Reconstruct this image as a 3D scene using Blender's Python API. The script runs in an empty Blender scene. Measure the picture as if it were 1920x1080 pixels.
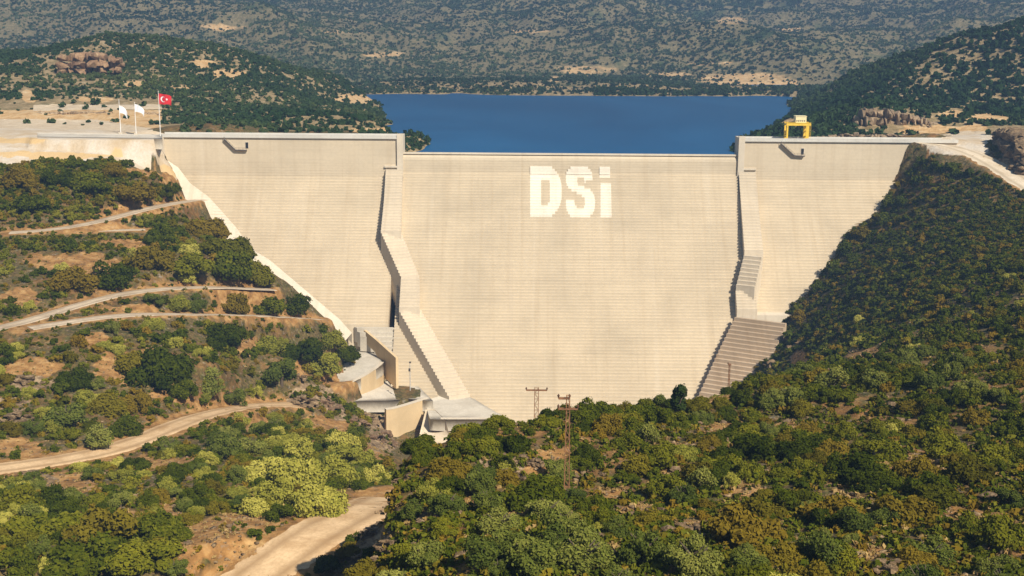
import bpy, bmesh, math, random
import numpy as np
from mathutils import Vector, Matrix

random.seed(7); RNG = np.random.default_rng(7)
scene = bpy.context.scene
COL = scene.collection
R = math.radians

# ------------------------------------------------------------------ camera
F = 2290.0                      # focal length in pixels of the 1920 wide photograph
CAM = np.array([0.0, 0.0, 188.0])
PITCH = math.atan(480.0 / F); ROLL = R(0.42)
_f = np.array([0, math.cos(PITCH), -math.sin(PITCH)])
_u0 = np.array([0, math.sin(PITCH), math.cos(PITCH)])
_r0 = np.array([1.0, 0, 0])
_r = math.cos(ROLL) * _r0 + math.sin(ROLL) * _u0
_u = math.cos(ROLL) * _u0 - math.sin(ROLL) * _r0
cam = bpy.data.objects.new('camera', bpy.data.cameras.new('camera')); COL.objects.link(cam)
cam.data.sensor_width = 36; cam.data.lens = 36 * F / 1920
cam.data.clip_start = 1; cam.data.clip_end = 12000
cam.matrix_world = Matrix(((_r[0], _u[0], -_f[0], 0), (_r[1], _u[1], -_f[1], 0), (_r[2], _u[2], -_f[2], CAM[2]), (0, 0, 0, 1)))
scene.camera = cam

def ray(px, py):
    return _f + (px - 960) / F * _r + (540 - py) / F * _u
def at_y(px, py, Y):            # the point a line of sight reaches at distance Y
    d = ray(px, py); return CAM + d * (Y / d[1])
def at_z(px, py, Z):
    d = ray(px, py); return CAM + d * ((Z - CAM[2]) / d[2])
def proj(p):
    v = np.asarray(p, float) - CAM
    w = v @ _f
    return np.stack([960 + F * (v @ _r) / w, 540 - F * (v @ _u) / w], -1)

# ------------------------------------------------------------------ dam planes
YD = 600.0; SL = 0.85; ST = 1.25
Z_TOP = 138.0; Z_SPILL = 129.3
ZS_WING, ZS_CHUTE, ZS_WALL = 117.0, 119.5, 127.0
WATER = 125.6
def face_y(z, zs):
    return YD - SL * max(0.0, zs - z)
def on_face(px, py, zs):
    d = ray(px, py)
    # upright part first
    t = YD / d[1]; p = CAM + d * t
    if p[2] >= zs: return p
    # Y = YD - SL*(zs - z)
    t = (YD - SL * (zs - CAM[2])) / (d[1] - SL * d[2])
    return CAM + d * t

# ------------------------------------------------------------------ object helpers
def link(name, me, mat=None, parent=None, smooth=False):
    o = bpy.data.objects.new(name, me); COL.objects.link(o)
    if mat is not None:
        for m in (mat if isinstance(mat, (list, tuple)) else [mat]): me.materials.append(m)
    if parent is not None: o.parent = parent
    if smooth: me.shade_smooth()
    return o
def tag(o, label=None, cat=None, group=None, kind=None):
    if label: o['label'] = label
    if cat: o['category'] = cat
    if group: o['group'] = group
    if kind: o['kind'] = kind
    return o
def empty(name, loc=(0, 0, 0), rz=0.0):
    o = bpy.data.objects.new(name, None); COL.objects.link(o)
    o.location = loc; o.rotation_euler = (0, 0, rz); o.empty_display_size = 0.5
    return o
def copy_tree(o, parent=None):
    c = o.copy(); COL.objects.link(c); c.parent = parent
    for ch in list(o.children): copy_tree(ch, c)
    return c

class MB:
    """collects quads and boxes for one mesh"""
    def __init__(s): s.v = []; s.f = []
    def poly(s, pts):
        n = len(s.v); s.v += [tuple(float(c) for c in p) for p in pts]; s.f.append(tuple(range(n, n + len(pts))))
    def box(s, x0, y0, z0, x1, y1, z1):
        n = len(s.v)
        s.v += [(x0,y0,z0),(x1,y0,z0),(x1,y1,z0),(x0,y1,z0),(x0,y0,z1),(x1,y0,z1),(x1,y1,z1),(x0,y1,z1)]
        s.f += [tuple(n+i for i in q) for q in ((0,3,2,1),(4,5,6,7),(0,1,5,4),(1,2,6,5),(2,3,7,6),(3,0,4,7))]
    def bar(s, a, b, w, h=None):
        a = Vector(a); b = Vector(b); h = h or w
        d = (b - a).normalized()
        up = Vector((0, 0, 1)) if abs(d.z) < 0.95 else Vector((0, 1, 0))
        x = d.cross(up).normalized() * (w / 2); y = x.cross(d).normalized() * (h / 2)
        n = len(s.v)
        for c in (a, b):
            for sx, sy in ((-1,-1),(1,-1),(1,1),(-1,1)): s.v.append(tuple(c + x*sx + y*sy))
        s.f += [tuple(n+i for i in q) for q in ((0,3,2,1),(4,5,6,7),(0,1,5,4),(1,2,6,5),(2,3,7,6),(3,0,4,7))]
    def tube(s, pts, rad, k=7, cap=True):
        pts = [Vector(p) for p in pts]
        if not isinstance(rad, (list, tuple)): rad = [rad] * len(pts)
        n = len(s.v)
        for i, p in enumerate(pts):
            d = (pts[min(i+1, len(pts)-1)] - pts[max(i-1, 0)]).normalized()
            up = Vector((0, 0, 1)) if abs(d.z) < 0.9 else Vector((1, 0, 0))
            x = d.cross(up).normalized(); y = x.cross(d).normalized()
            for j in range(k):
                a = 2*math.pi*j/k; s.v.append(tuple(p + (x*math.cos(a) + y*math.sin(a)) * rad[i]))
        for i in range(len(pts)-1):
            for j in range(k):
                s.f.append((n+i*k+j, n+i*k+(j+1)%k, n+(i+1)*k+(j+1)%k, n+(i+1)*k+j))
        if cap:
            s.f.append(tuple(n + j for j in reversed(range(k)))); m = n + (len(pts)-1)*k
            s.f.append(tuple(m + j for j in range(k)))
    def prism(s, plan, z0, z1):
        """plan polygon extruded upright; z1 may be a list of heights"""
        n = len(s.v); k = len(plan)
        z1 = z1 if isinstance(z1, (list, tuple)) else [z1]*k
        z0 = z0 if isinstance(z0, (list, tuple)) else [z0]*k
        s.v += [(p[0], p[1], z) for p, z in zip(plan, z0)] + [(p[0], p[1], z) for p, z in zip(plan, z1)]
        for i in range(k): s.f.append((n+i, n+(i+1)%k, n+k+(i+1)%k, n+k+i))
        s.f.append(tuple(n+k+i for i in range(k))); s.f.append(tuple(n+i for i in reversed(range(k))))
    def mesh(s, name):
        me = bpy.data.meshes.new(name); me.from_pydata(s.v, [], s.f)
        bm = bmesh.new(); bm.from_mesh(me); bmesh.ops.recalc_face_normals(bm, faces=bm.faces[:]); bm.to_mesh(me); bm.free()
        me.update(); return me
    def build(s, name, mat=None, parent=None, smooth=False):
        return link(name, s.mesh(name), mat, parent, smooth)

def quads_mesh(name, V, Q, mat=None, attrs=None, smooth=False, parent=None, k=4):
    """big mesh from arrays: V (n,3), Q (m,k)"""
    me = bpy.data.meshes.new(name)
    V = np.ascontiguousarray(V, np.float32); Q = np.ascontiguousarray(Q, np.int32)
    me.vertices.add(len(V)); me.vertices.foreach_set('co', V.ravel())
    me.loops.add(Q.size); me.loops.foreach_set('vertex_index', Q.ravel())
    me.polygons.add(len(Q)); me.polygons.foreach_set('loop_start', np.arange(0, Q.size, k, dtype=np.int32))
    for nm, (dom, arr) in (attrs or {}).items():
        a = me.attributes.new(nm, 'FLOAT', dom); a.data.foreach_set('value', np.ascontiguousarray(arr, np.float32))
    me.update(calc_edges=True); me.validate()
    if smooth: me.polygons.foreach_set('use_smooth', np.ones(len(Q), bool))
    return link(name, me, mat, parent)

# ------------------------------------------------------------------ noise
def _hash(ix, iy, seed):
    h = (ix.astype(np.int64) * 374761393 + iy.astype(np.int64) * 668265263 + seed * 982451653) & 0xFFFFFFFF
    h = ((h ^ (h >> 13)) * 1274126177) & 0xFFFFFFFF
    h = h ^ (h >> 16)
    return (h & 0xFFFFFF) / float(0xFFFFFF)
def vnoise(x, y, seed=0):
    x = np.asarray(x, float); y = np.asarray(y, float)
    ix = np.floor(x); iy = np.floor(y); fx = x - ix; fy = y - iy
    fx = fx*fx*fx*(fx*(fx*6-15)+10); fy = fy*fy*fy*(fy*(fy*6-15)+10)
    a = _hash(ix, iy, seed); b = _hash(ix+1, iy, seed); c = _hash(ix, iy+1, seed); d = _hash(ix+1, iy+1, seed)
    return (a*(1-fx)+b*fx)*(1-fy) + (c*(1-fx)+d*fx)*fy
def fbm(x, y, scale, octv=4, seed=0, gain=0.5):
    s = 0; a = 1; t = 0
    for i in range(octv):
        s = s + a * (vnoise(np.asarray(x)/scale*(2**i)+17.3*i, np.asarray(y)/scale*(2**i)-9.1*i, seed+i) - 0.5); t += a; a *= gain
    return s / t * 2
def ridged(x, y, scale, octv=4, seed=0):
    s = 0; a = 1; t = 0
    for i in range(octv):
        n = vnoise(np.asarray(x)/scale*(2**i)+7.7*i, np.asarray(y)/scale*(2**i)+3.1*i, seed+i)
        s = s + a*(1-np.abs(2*n-1)); t += a; a *= .5
    return s / t - 0.5
# ------------------------------------------------------------------ terrain heights
GROIN = [(306, 302), (330, 318), (352, 347), (386, 372), (408, 396), (440, 432), (466, 470), (500, 490), (545, 528), (592, 568), (632, 602), (655, 628)]
RIGHT_TOE = [(1738, 284), (1700, 328), (1640, 400), (1555, 485), (1503, 555), (1460, 600), (1388, 690), (1326, 748)]
CTRL = []
def cy(*pts):
    for px, py, Y in pts: CTRL.append(tuple(at_y(px, py, Y)))
def cz(z, *pts):
    for px, py in pts: CTRL.append(tuple(at_z(px, py, z)))
def cw(*pts):
    for p in pts: CTRL.append(tuple(map(float, p)))
# yard beside the left end of the crest, its sandy bank and the cut behind it
cz(137.7,(70,254),(150,254.5),(220,255),(285,256),(0,252)); cy((0,302,548),(100,300,550),(200,300,554),(280,312,568),(-200,305,545),(0,274,568),(100,277,568),(200,280,570),(275,284,578),(-200,274,566))
cy((0,240,645),(150,243,640),(250,247,630),(290,252,612),(0,226,690),(150,228,690),(-250,230,680))
cy((60,214,705),(200,213,705),(100,201,735),(250,201,735),(300,203,745),(-250,200,740))
# spit and hill on the left of the lake
cy((400,225,700),(500,240,675),(600,248,655),(700,252,645))
cz(WATER+.3,(781,265),(734,232),(718,208),(686,184)); cz(WATER-16,(815,266),(776,240),(755,210),(726,183),(856,280))
cy((200,70,1000),(100,93,990),(0,108,980),(300,72,1000),(400,85,1000),(480,108,1010),(560,130,1030),(640,162,1090))
cy((100,160,840),(250,160,840),(400,160,860),(500,170,880),(600,190,950),(-200,160,840),(-250,90,1000),(650,200,930))
cw((-330,1250,132),(-200,1260,118),(-480,1320,140),(-650,1200,150))
cz(130.5,(690,205),(650,222),(720,243)); cz(128.2,(752,262),(730,252)); cz(133,(620,215))
# left valley side
cy((0,350,527),(150,350,529),(280,342,548),(0,437,495),(150,430,503),(300,385,541),(366,374,572))
cy((0,520,450),(150,520,455),(300,500,475),(430,470,520))
cy((0,616,400),(110,584,425),(240,547,450),(400,538,475),(550,541,520),(120,606,408),(260,588,425),(450,592,475))
cy((0,750,350),(200,720,370),(400,690,395),(550,680,445),(635,680,498))
cy((0,878,300),(190,852,320),(310,805,345),(430,768,385),(510,757,420))
cy((100,960,255),(300,930,270),(450,870,300),(600,850,320),(680,830,352),(600,920,275),(700,880,312))
cy((0,1075,200),(200,1075,205),(400,1075,208),(540,1040,215),(620,985,235),(690,950,255),(600,1075,211))
cy((570,745,455),(640,765,462),(700,795,448),(735,838,410))
cy((-300,350,540),(-300,500,450),(-300,700,370),(-300,900,280))
for px, py in GROIN: CTRL.append(tuple(on_face(px, py, ZS_WING)))
# works at the left toe
cz(43.0,(690,678),(665,705),(704,676)); cz(37.0,(655,752)); cz(32.0,(700,742),(760,733),(735,720)); cz(30,(742,700)); cz(18,(790,835),(770,845)); cw((-45,488,17),(-30,480,15))
# right valley side and the hill the photographer stands on
cy((668,1078,150),(684,1040,152),(712,985,158),(732,930,168),(770,848,185),(830,836,192),(900,822,200),(1000,806,215),(1080,798,222),(1150,786,228),(1290,765,245),(1350,752,262),(1420,728,290))
cy((800,1000,140),(1000,1000,140),(1000,900,172),(1062,940,163),(1200,900,175),(1200,1000,140),(1400,1000,138),(1400,900,168),(1400,800,215),(1600,1000,135),(1600,900,163),(1600,800,205),(1800,1000,132),(1800,900,158),(1800,800,195))
cy((1500,700,385),(1440,740,330),(1600,700,310),(1700,700,262),(1900,700,225),(1600,600,465),(1700,600,400),(1800,600,345),(1900,600,310))
cy((1600,500,545),(1700,500,490),(1800,500,440),(1900,500,400),(1700,400,566),(1800,400,530),(1900,400,495),(1752,300,584),(1840,325,562),(1915,355,535))
cy((700,1080,140),(1000,1080,118),(1400,1080,117),(1800,1080,114),(2100,400,450),(2100,700,220),(2100,900,150),(2100,550,300),(2300,350,520))
for px, py in RIGHT_TOE: CTRL.append(tuple(on_face(px, py, ZS_WING)))
for px, py, Y in ((770,848,185),(830,836,192),(900,822,200),(1000,806,215),(1080,798,222),(1150,786,228),(1290,765,245),(1350,752,262)):
    p = at_y(px, py, Y); q = CAM + (p - CAM) * ((Y + 38) / Y); cw((q[0], q[1], p[2] - 26))
cw((-34,120,112),(-22,215,95))
cw((0,430,18),(25,470,15),(-15,400,28),(5,350,42),(20,300,62),(-8,280,72),(-15,240,88),(-12,508,6),(12,508,3),(40,500,3),(60,508,8),(60,440,30),(76,522,18))
cw((0,40,138),(-60,60,122),(70,50,142),(-120,100,112),(120,60,142),(150,150,142),(250,250,140),(300,400,138),(-160,150,108))
# right end of the crest, the platform and the hill on the right of the lake
cy((1730,265,604),(1790,259,612),(1850,257,620),(1775,277,593),(1800,292,583),(1845,306,572),(1900,335,548),(1960,345,545))
cz(WATER,(1420,260),(1450,236),(1490,214),(1512,187)); cz(WATER-16,(1390,262),(1420,236),(1460,212),(1490,186),(1350,280))
cy((1480,240,700),(1500,262,640),(1640,258,640),(1700,262,630),(1560,215,770),(1650,200,705),(1800,212,740),(1900,205,770),(1780,250,650))
cy((1700,105,950),(1600,142,1000),(1800,72,930),(1910,48,900),(1530,174,1100),(1700,150,850),(1850,130,850),(2050,30,880))
cw((330,1230,120),(460,1180,150),(620,1100,180),(200,1220,112))
# lake bed
cw((-50,607,96),(0,607,85),(50,607,85),(105,607,96),(0,800,70),(90,900,80),(50,1100,95),(-150,1100,110),(-60,720,95),(160,780,105))
cw((-150,612,135.5),(-85,612,132),(-60,640,129),(125,613,124),(150,613,131),(190,613,134))
# far shore and mountains
cz(WATER-.5,(700,178),(850,176),(1060,174.5),(1250,178),(1400,181),(1500,183))
cw(*[(x_, 1262, 128.8) for x_ in range(-140, 480, 60)], *[(x_, 1320, 133.5) for x_ in range(-150, 520, 60)])
cy((1000,150,1400),(800,150,1380),(1300,165,1330),(1450,165,1330),(700,120,1650),(1000,100,1700),(1300,110,1700),(1500,120,1600),(600,150,1450))
cy((200,40,1950),(0,60,1800),(600,60,2000),(1000,50,2100),(1400,50,2100),(1800,30,2000),(-300,60,1800),(2200,40,1900))
cy((0,-50,2600),(500,-40,2600),(1000,-30,2700),(1500,-20,2600),(1920,-30,2500),(-600,-50,2600),(2500,-30,2500))
cy((0,-250,3500),(1000,-260,3600),(1900,-240,3400),(-900,-250,3500),(2800,-250,3500),(1000,-420,4400),(-900,-400,4400),(2800,-400,4400))

CT = np.array(CTRL); CT = CT[np.unique(np.round(CT[:, :2], 1), axis=0, return_index=True)[1]]
_c2 = 36.0
def _phi(ax, ay):
    out = np.empty((len(ax), len(CT)))
    for i0 in range(0, len(ax), 20000):
        dx = ax[i0:i0+20000, None] - CT[None, :, 0]; dy = ay[i0:i0+20000, None] - CT[None, :, 1]
        out[i0:i0+20000] = np.sqrt(dx*dx + dy*dy + _c2)
    return out
_A = _phi(CT[:, 0], CT[:, 1]); _A[np.diag_indices(len(CT))] += 0.0
_n = len(CT); _M = np.zeros((_n+1, _n+1)); _M[:_n, :_n] = _A; _M[:_n, _n] = 1; _M[_n, :_n] = 1
_W = np.linalg.solve(_M, np.r_[CT[:, 2], 0])
def rbf(x, y):
    x = np.asarray(x, float).ravel(); y = np.asarray(y, float).ravel(); out = np.empty(len(x))
    for i0 in range(0, len(x), 20000):
        out[i0:i0+20000] = _phi(x[i0:i0+20000], y[i0:i0+20000]) @ _W[:_n] + _W[_n]
    return out

def sstep(a, b, t):
    t = np.clip((t - a) / (b - a), 0, 1); return t*t*(3-2*t)

# near ground, 1 m raster
GX0, GX1, GY0, GY1, GS = -420.0, 420.0, 20.0, 660.0, 1.0
gx = np.arange(GX0, GX1+.5, GS); gy = np.arange(GY0, GY1+.5, GS)
MX, MY = np.meshgrid(gx, gy)
# evaluate on a 4 m raster, then refine
cxs = np.arange(GX0, GX1+2.1, 2.0); cys = np.arange(GY0, GY1+2.1, 2.0)
CX, CY = np.meshgrid(cxs, cys); CZ = rbf(CX, CY).reshape(CX.shape)
def bilin(Z, x0, y0, s, x, y):
    fx = np.clip((np.asarray(x, float)-x0)/s, 0, Z.shape[1]-1.001); fy = np.clip((np.asarray(y, float)-y0)/s, 0, Z.shape[0]-1.001)
    ix = fx.astype(int); iy = fy.astype(int); fx = fx-ix; fy = fy-iy
    return (Z[iy,ix]*(1-fx)+Z[iy,ix+1]*fx)*(1-fy) + (Z[iy+1,ix]*(1-fx)+Z[iy+1,ix+1]*fx)*fy
G = bilin(CZ, GX0, GY0, 2.0, MX, MY)
def near_noise(x, y):
    n = 1.3*fbm(x, y, 26, 3, 3) + 0.7*ridged(x, y, 11, 3, 11) + 0.3*fbm(x, y, 3.2, 2, 21)
    yard = sstep(565, 600, y)
    return n * (1 - 0.85*yard)
G = G + near_noise(MX, MY)
# rocky drop along the left edge of the near hill
_ey = np.array([40, 110, 140, 170, 186, 196, 210]); _ex = np.array([-19.5, -18.6, -16.8, -16.2, -14.6, -11.5, -9.0])
EDGE_X = np.interp(MY, _ey, _ex) + 1.6*fbm(MX*0, MY, 14, 3, 91)
G = G - 27*sstep(0, 10, EDGE_X - MX)*sstep(60, 100, MY)*(1-sstep(186, 225, MY))
G0 = G.copy()
def ground(x, y): return bilin(G, GX0, GY0, GS, x, y)
def hit(px, py, near=60.0, far=655.0, grid=None):
    """where a line of sight meets the ground"""
    g = G if grid is None else grid
    d = ray(px, py); t = np.arange(near, far, 0.5); P = CAM[None] + d[None]*(t/d[1])[:, None]
    h = bilin(g, GX0, GY0, GS, P[:, 0], P[:, 1]); k = np.nonzero(P[:, 2] <= h)[0]
    if len(k) == 0: return None
    i = k[0]; p = P[i].copy(); p[2] = h[i]; return p

# roads: centre lines read as lines of sight, then levelled into the slope
def resample(P, step=2.0):
    P = np.asarray(P, float); s = np.r_[0, np.cumsum(np.hypot(*(np.diff(P[:, :2], axis=0).T)))]
    n = max(3, int(s[-1]/step)+1); t = np.linspace(0, s[-1], n)
    return np.stack([np.interp(t, s, P[:, i]) for i in range(3)], 1)
def smooth_line(P, it):
    P = P.copy()
    for _ in range(it):
        P[1:-1] = (P[:-2] + 2*P[1:-1] + P[2:]) / 4
    return P
ROADS = {}
def road(name, pix, width, cut=5.0, it=60, near=60):
    pts = [hit(a, b, near, grid=G0) for a, b in pix]; pts = [p for p in pts if p is not None]
    C = smooth_line(resample(pts, 2.0), it)
    ROADS[name] = (C, width)
    x0, x1 = C[:, 0].min()-width-cut, C[:, 0].max()+width+cut; y0, y1 = C[:, 1].min()-width-cut, C[:, 1].max()+width+cut
    sl = (slice(max(0, int((y0-GY0)/GS)), int((y1-GY0)/GS)+1), slice(max(0, int((x0-GX0)/GS)), int((x1-GX0)/GS)+1))
    X = MX[sl].ravel(); Y = MY[sl].ravel(); best = np.full(len(X), 1e9); z = np.zeros(len(X))
    for c in C:
        d = np.hypot(X-c[0], Y-c[1]); m = d < best; best[m] = d[m]; z[m] = c[2]
    w = 1 - sstep(width/2+0.8, width/2+cut, best)
    g = G[sl].ravel(); G[sl] = (g*(1-w) + z*w).reshape(G[sl].shape)
road('upper_spur', [(120,434),(180,433),(230,432),(272,431)], 5.5)
road('upper_track', [(18,437),(110,432),(180,419),(250,399),(300,386),(350,378),(374,375)], 8.0)
road('middle_track', [(-30,622),(0,616),(50,605),(110,584),(180,562),(240,547),(330,540),(420,538),(480,543),(508,543.5)], 8.0)
road('lower_track', [(56,616),(120,606),(190,594),(260,588),(350,590),(450,592),(540,596),(600,599)], 7.5)
road('valley_road', [(-40,884),(0,878),(100,868),(190,852),(260,830),(310,805),(360,785),(430,768),(505,757),(560,760)], 11.0)
road('access_road', [(430,1120),(490,1082),(548,1030),(606,992),(656,966),(696,948),(730,934)], 16.0)
road('right_track', [(1722,267),(1765,272),(1810,282),(1855,303),(1900,332),(1950,364)], 15.0, 6.0, 20, near=480)
road('plinth_track', [(690,682),(668,703),(640,716),(625,722)], 7.0, 4.0, 8)

# concrete plinth along the left toe: its bed is cut into the slope
PL_OUT = [(292,296),(316,322),(332,352),(364,386),(394,412),(424,446),(450,482),(486,500),(536,536),(584,578),(624,612),(642,640)]
def plinth_lines():
    t1 = np.linspace(0, 1, 90)
    def rs(P):
        P = np.array(P, float); s = np.linspace(0, 1, len(P)); return np.stack([np.interp(t1, s, P[:, i]) for i in range(P.shape[1])], 1)
    I = rs([on_face(a+5, b-2, ZS_WING) for a, b in GROIN]) + np.array([0, -0.5, 0.5]); out = rs(PL_OUT)
    j = (fbm(np.arange(90.), np.zeros(90), 9, 2, 15)*11 - 4 + 5*np.round(2*fbm(np.arange(90.), np.zeros(90)+9, 5, 1, 17)))
    O = np.array([at_y(out[i, 0]+j[i], out[i, 1]+.3*j[i], I[i, 1]-3.2) for i in range(90)]); return I, O
PLI, PLO = plinth_lines()
for u in np.linspace(-.25, 1.35, 16):
    for q in resample(PLI + (PLO-PLI)*u, .7):
        ix = int(round((q[0]-GX0)/GS)); iy = int(round((q[1]-GY0)/GS)); w_ = (slice(iy-1, iy+2), slice(ix-1, ix+2))
        G[w_] = np.minimum(G[w_], q[2]-.45)
# level beds under the terraces at the left toe
def in_xy(P, poly):
    x, y = P[:, 0], P[:, 1]; c = np.zeros(len(P), bool)
    for (x0, y0), (x1, y1) in zip(poly, poly[1:]+poly[:1]):
        k = (y0 <= y) != (y1 <= y); c ^= k & (x < x0 + (x1-x0)*(y-y0)/((y1-y0) if y1 != y0 else 1e-9))
    return c
BEDS = [([(40,247),(306,249),(306,263),(40,261)], 138.1), ([(646,628),(684,652),(704,660),(719,681),(690,700),(660,716),(630,724)], 43.5), ([(650,746),(690,730),(719,718),(760,716),(800,728),(800,745),(764,750),(726,752),(690,752)], 33.0), ([(800,752),(838,740),(882,744),(948,782),(910,785),(830,785)], 29.0)]
for poly, z in BEDS[2:]:
    W_ = np.array([at_z(a, b, z)[:2] for a, b in poly]); c_ = W_.mean(0); W_ = [tuple(c_ + (q-c_)*1.3) for q in W_]
    m_ = in_xy(np.column_stack([MX.ravel(), MY.ravel()]), W_).reshape(MX.shape); G[m_] = np.minimum(G[m_], z-.35)
for poly, z in BEDS:
    W_ = np.array([at_z(a, b, z)[:2] for a, b in poly]); c_ = W_.mean(0); W_ = [tuple(c_ + (q-c_)*.90) for q in W_]
    m_ = in_xy(np.column_stack([MX.ravel(), MY.ravel()]), W_).reshape(MX.shape); G[m_] = z-.35
def hit_far(px, py, y0=640, y1=1300):
    d = ray(px, py); t = np.arange(y0, y1, 2.0); P = CAM[None] + d[None]*(t/d[1])[:, None]; k = np.nonzero(P[:, 2] <= far_height(P[:, 0], P[:, 1]))[0]
    return P[k[0]] if len(k) else None
# hills further off
def far_height(x, y):
    x = np.asarray(x, float).ravel(); y = np.asarray(y, float).ravel()
    h = rbf(x, y); land = sstep(WATER-2, WATER+25, h)
    a = sstep(640, 720, y); b = sstep(1250, 1900, y)
    h = h + a*land*(4.5*ridged(x, y, 80, 4, 31) + 2.0*fbm(x, y, 30, 3, 41))*(1+1.0*b)
    h = h + b*land*(115*ridged(x*1.0+.35*y, y*.75, 620, 5, 51) + 12*fbm(x, y, 120, 3, 61))
    return h + (1-a)*near_noise(x, y)*(1-sstep(600, 640, y))
def height_any(x, y):
    x = np.asarray(x, float).ravel(); y = np.asarray(y, float).ravel()
    m = y < 640; out = np.empty(len(x))
    if m.any(): out[m] = ground(x[m], y[m])
    if (~m).any(): out[~m] = far_height(x[~m], y[~m])
    return out
U = np.linspace(-0.66, 0.66, 600)
def fan_rows(y0, y1, a, b):
    ys = [y0]
    while ys[-1] < y1: ys.append(ys[-1] + a + b*ys[-1])
    ys[-1] = y1; return np.array(ys)
def fan(name, ys, mat, fn, keep=None, attrs=None):
    X = U[None, :]*(ys[:, None]+25); Y = np.repeat(ys[:, None], len(U), 1)
    Z = fn(X.ravel(), Y.ravel()).reshape(X.shape)
    V = np.stack([X, Y, Z], -1).reshape(-1, 3); n, m = X.shape
    i = np.arange(n-1)[:, None]*m + np.arange(m-1)[None, :]
    Q = np.stack([i, i+1, i+m+1, i+m], -1).reshape(-1, 4)
    if keep is not None:
        c = V[Q].mean(1); Q = Q[keep(c)]
        used = np.unique(Q); mp = np.full(len(V), -1); mp[used] = np.arange(len(used)); V = V[used]; Q = mp[Q]
    at = attrs(V) if attrs else None
    return quads_mesh(name, V, Q, mat, at, smooth=True)
# ------------------------------------------------------------------ materials
class NT:
    def __init__(s, name):
        s.m = bpy.data.materials.new(name); s.m.use_nodes = True; s.t = s.m.node_tree; s.t.nodes.clear()
        s.out = s.t.nodes.new('ShaderNodeOutputMaterial')
    def n(s, typ, **kw):
        nd = s.t.nodes.new(typ)
        for k, v in kw.items():
            if k.startswith('i_'):
                key = k[2:]; key = int(key) if key.isdigit() else key.replace('_', ' ')
                if hasattr(v, 'links') or isinstance(v, bpy.types.NodeSocket): s.t.links.new(v, nd.inputs[key])
                else: nd.inputs[key].default_value = v
            else: setattr(nd, k, v)
        return nd
    def link(s, a, b): s.t.links.new(a, b)
    def coords(s, kind='Object', scale=(1, 1, 1)):
        tc = s.n('ShaderNodeTexCoord'); mp = s.n('ShaderNodeMapping'); mp.inputs['Scale'].default_value = scale
        s.link(tc.outputs[kind], mp.inputs['Vector']); return mp.outputs['Vector']
    def noise(s, vec, scale, detail=4, rough=0.55, dist=0.0):
        nd = s.n('ShaderNodeTexNoise'); s.link(vec, nd.inputs['Vector'])
        nd.inputs['Scale'].default_value = scale; nd.inputs['Detail'].default_value = detail
        nd.inputs['Roughness'].default_value = rough; nd.inputs['Distortion'].default_value = dist
        return nd.outputs['Fac']
    def ramp(s, fac, stops, interp='LINEAR'):
        nd = s.n('ShaderNodeValToRGB'); s.link(fac, nd.inputs['Fac']); cr = nd.color_ramp; cr.interpolation = interp
        while len(cr.elements) < len(stops): cr.elements.new(0.5)
        for e, (p, c) in zip(cr.elements, stops):
            e.position = p; e.color = (c, c, c, 1) if isinstance(c, (int, float)) else (*c, 1)
        return nd.outputs['Color']
    def mix(s, fac, a, b, mode='MIX'):
        nd = s.n('ShaderNodeMix', data_type='RGBA', blend_type=mode)
        for sock, v in ((nd.inputs[0], fac), (nd.inputs[6], a), (nd.inputs[7], b)):
            if isinstance(v, bpy.types.NodeSocket): s.link(v, sock)
            elif sock == nd.inputs[0]: sock.default_value = v
            else: sock.default_value = (*v, 1)
        return nd.outputs[2]
    def math(s, op, a, b=0.0, clamp=False):
        nd = s.n('ShaderNodeMath', operation=op, use_clamp=clamp)
        for i, v in enumerate((a, b)):
            if isinstance(v, bpy.types.NodeSocket): s.link(v, nd.inputs[i])
            else: nd.inputs[i].default_value = v
        return nd.outputs[0]
    def attr(s, name): return s.n('ShaderNodeAttribute', attribute_name=name).outputs['Fac']
    def done(s, col, rough=0.85, spec=0.3, bump=None, bdist=0.1, bstr=0.5, metal=0.0, **kw):
        p = s.n('ShaderNodeBsdfPrincipled')
        if isinstance(col, bpy.types.NodeSocket): s.link(col, p.inputs['Base Color'])
        else: p.inputs['Base Color'].default_value = (*col, 1)
        p.inputs['Roughness'].default_value = rough; p.inputs['Specular IOR Level'].default_value = spec; p.inputs['Metallic'].default_value = metal
        for k, v in kw.items(): p.inputs[k.replace('_', ' ')].default_value = v
        if bump is not None:
            b = s.n('ShaderNodeBump'); b.inputs['Strength'].default_value = bstr; b.inputs['Distance'].default_value = bdist
            s.link(bump, b.inputs['Height']); s.link(b.outputs['Normal'], p.inputs['Normal'])
        s.link(p.outputs['BSDF'], s.out.inputs['Surface']); return s.m

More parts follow.
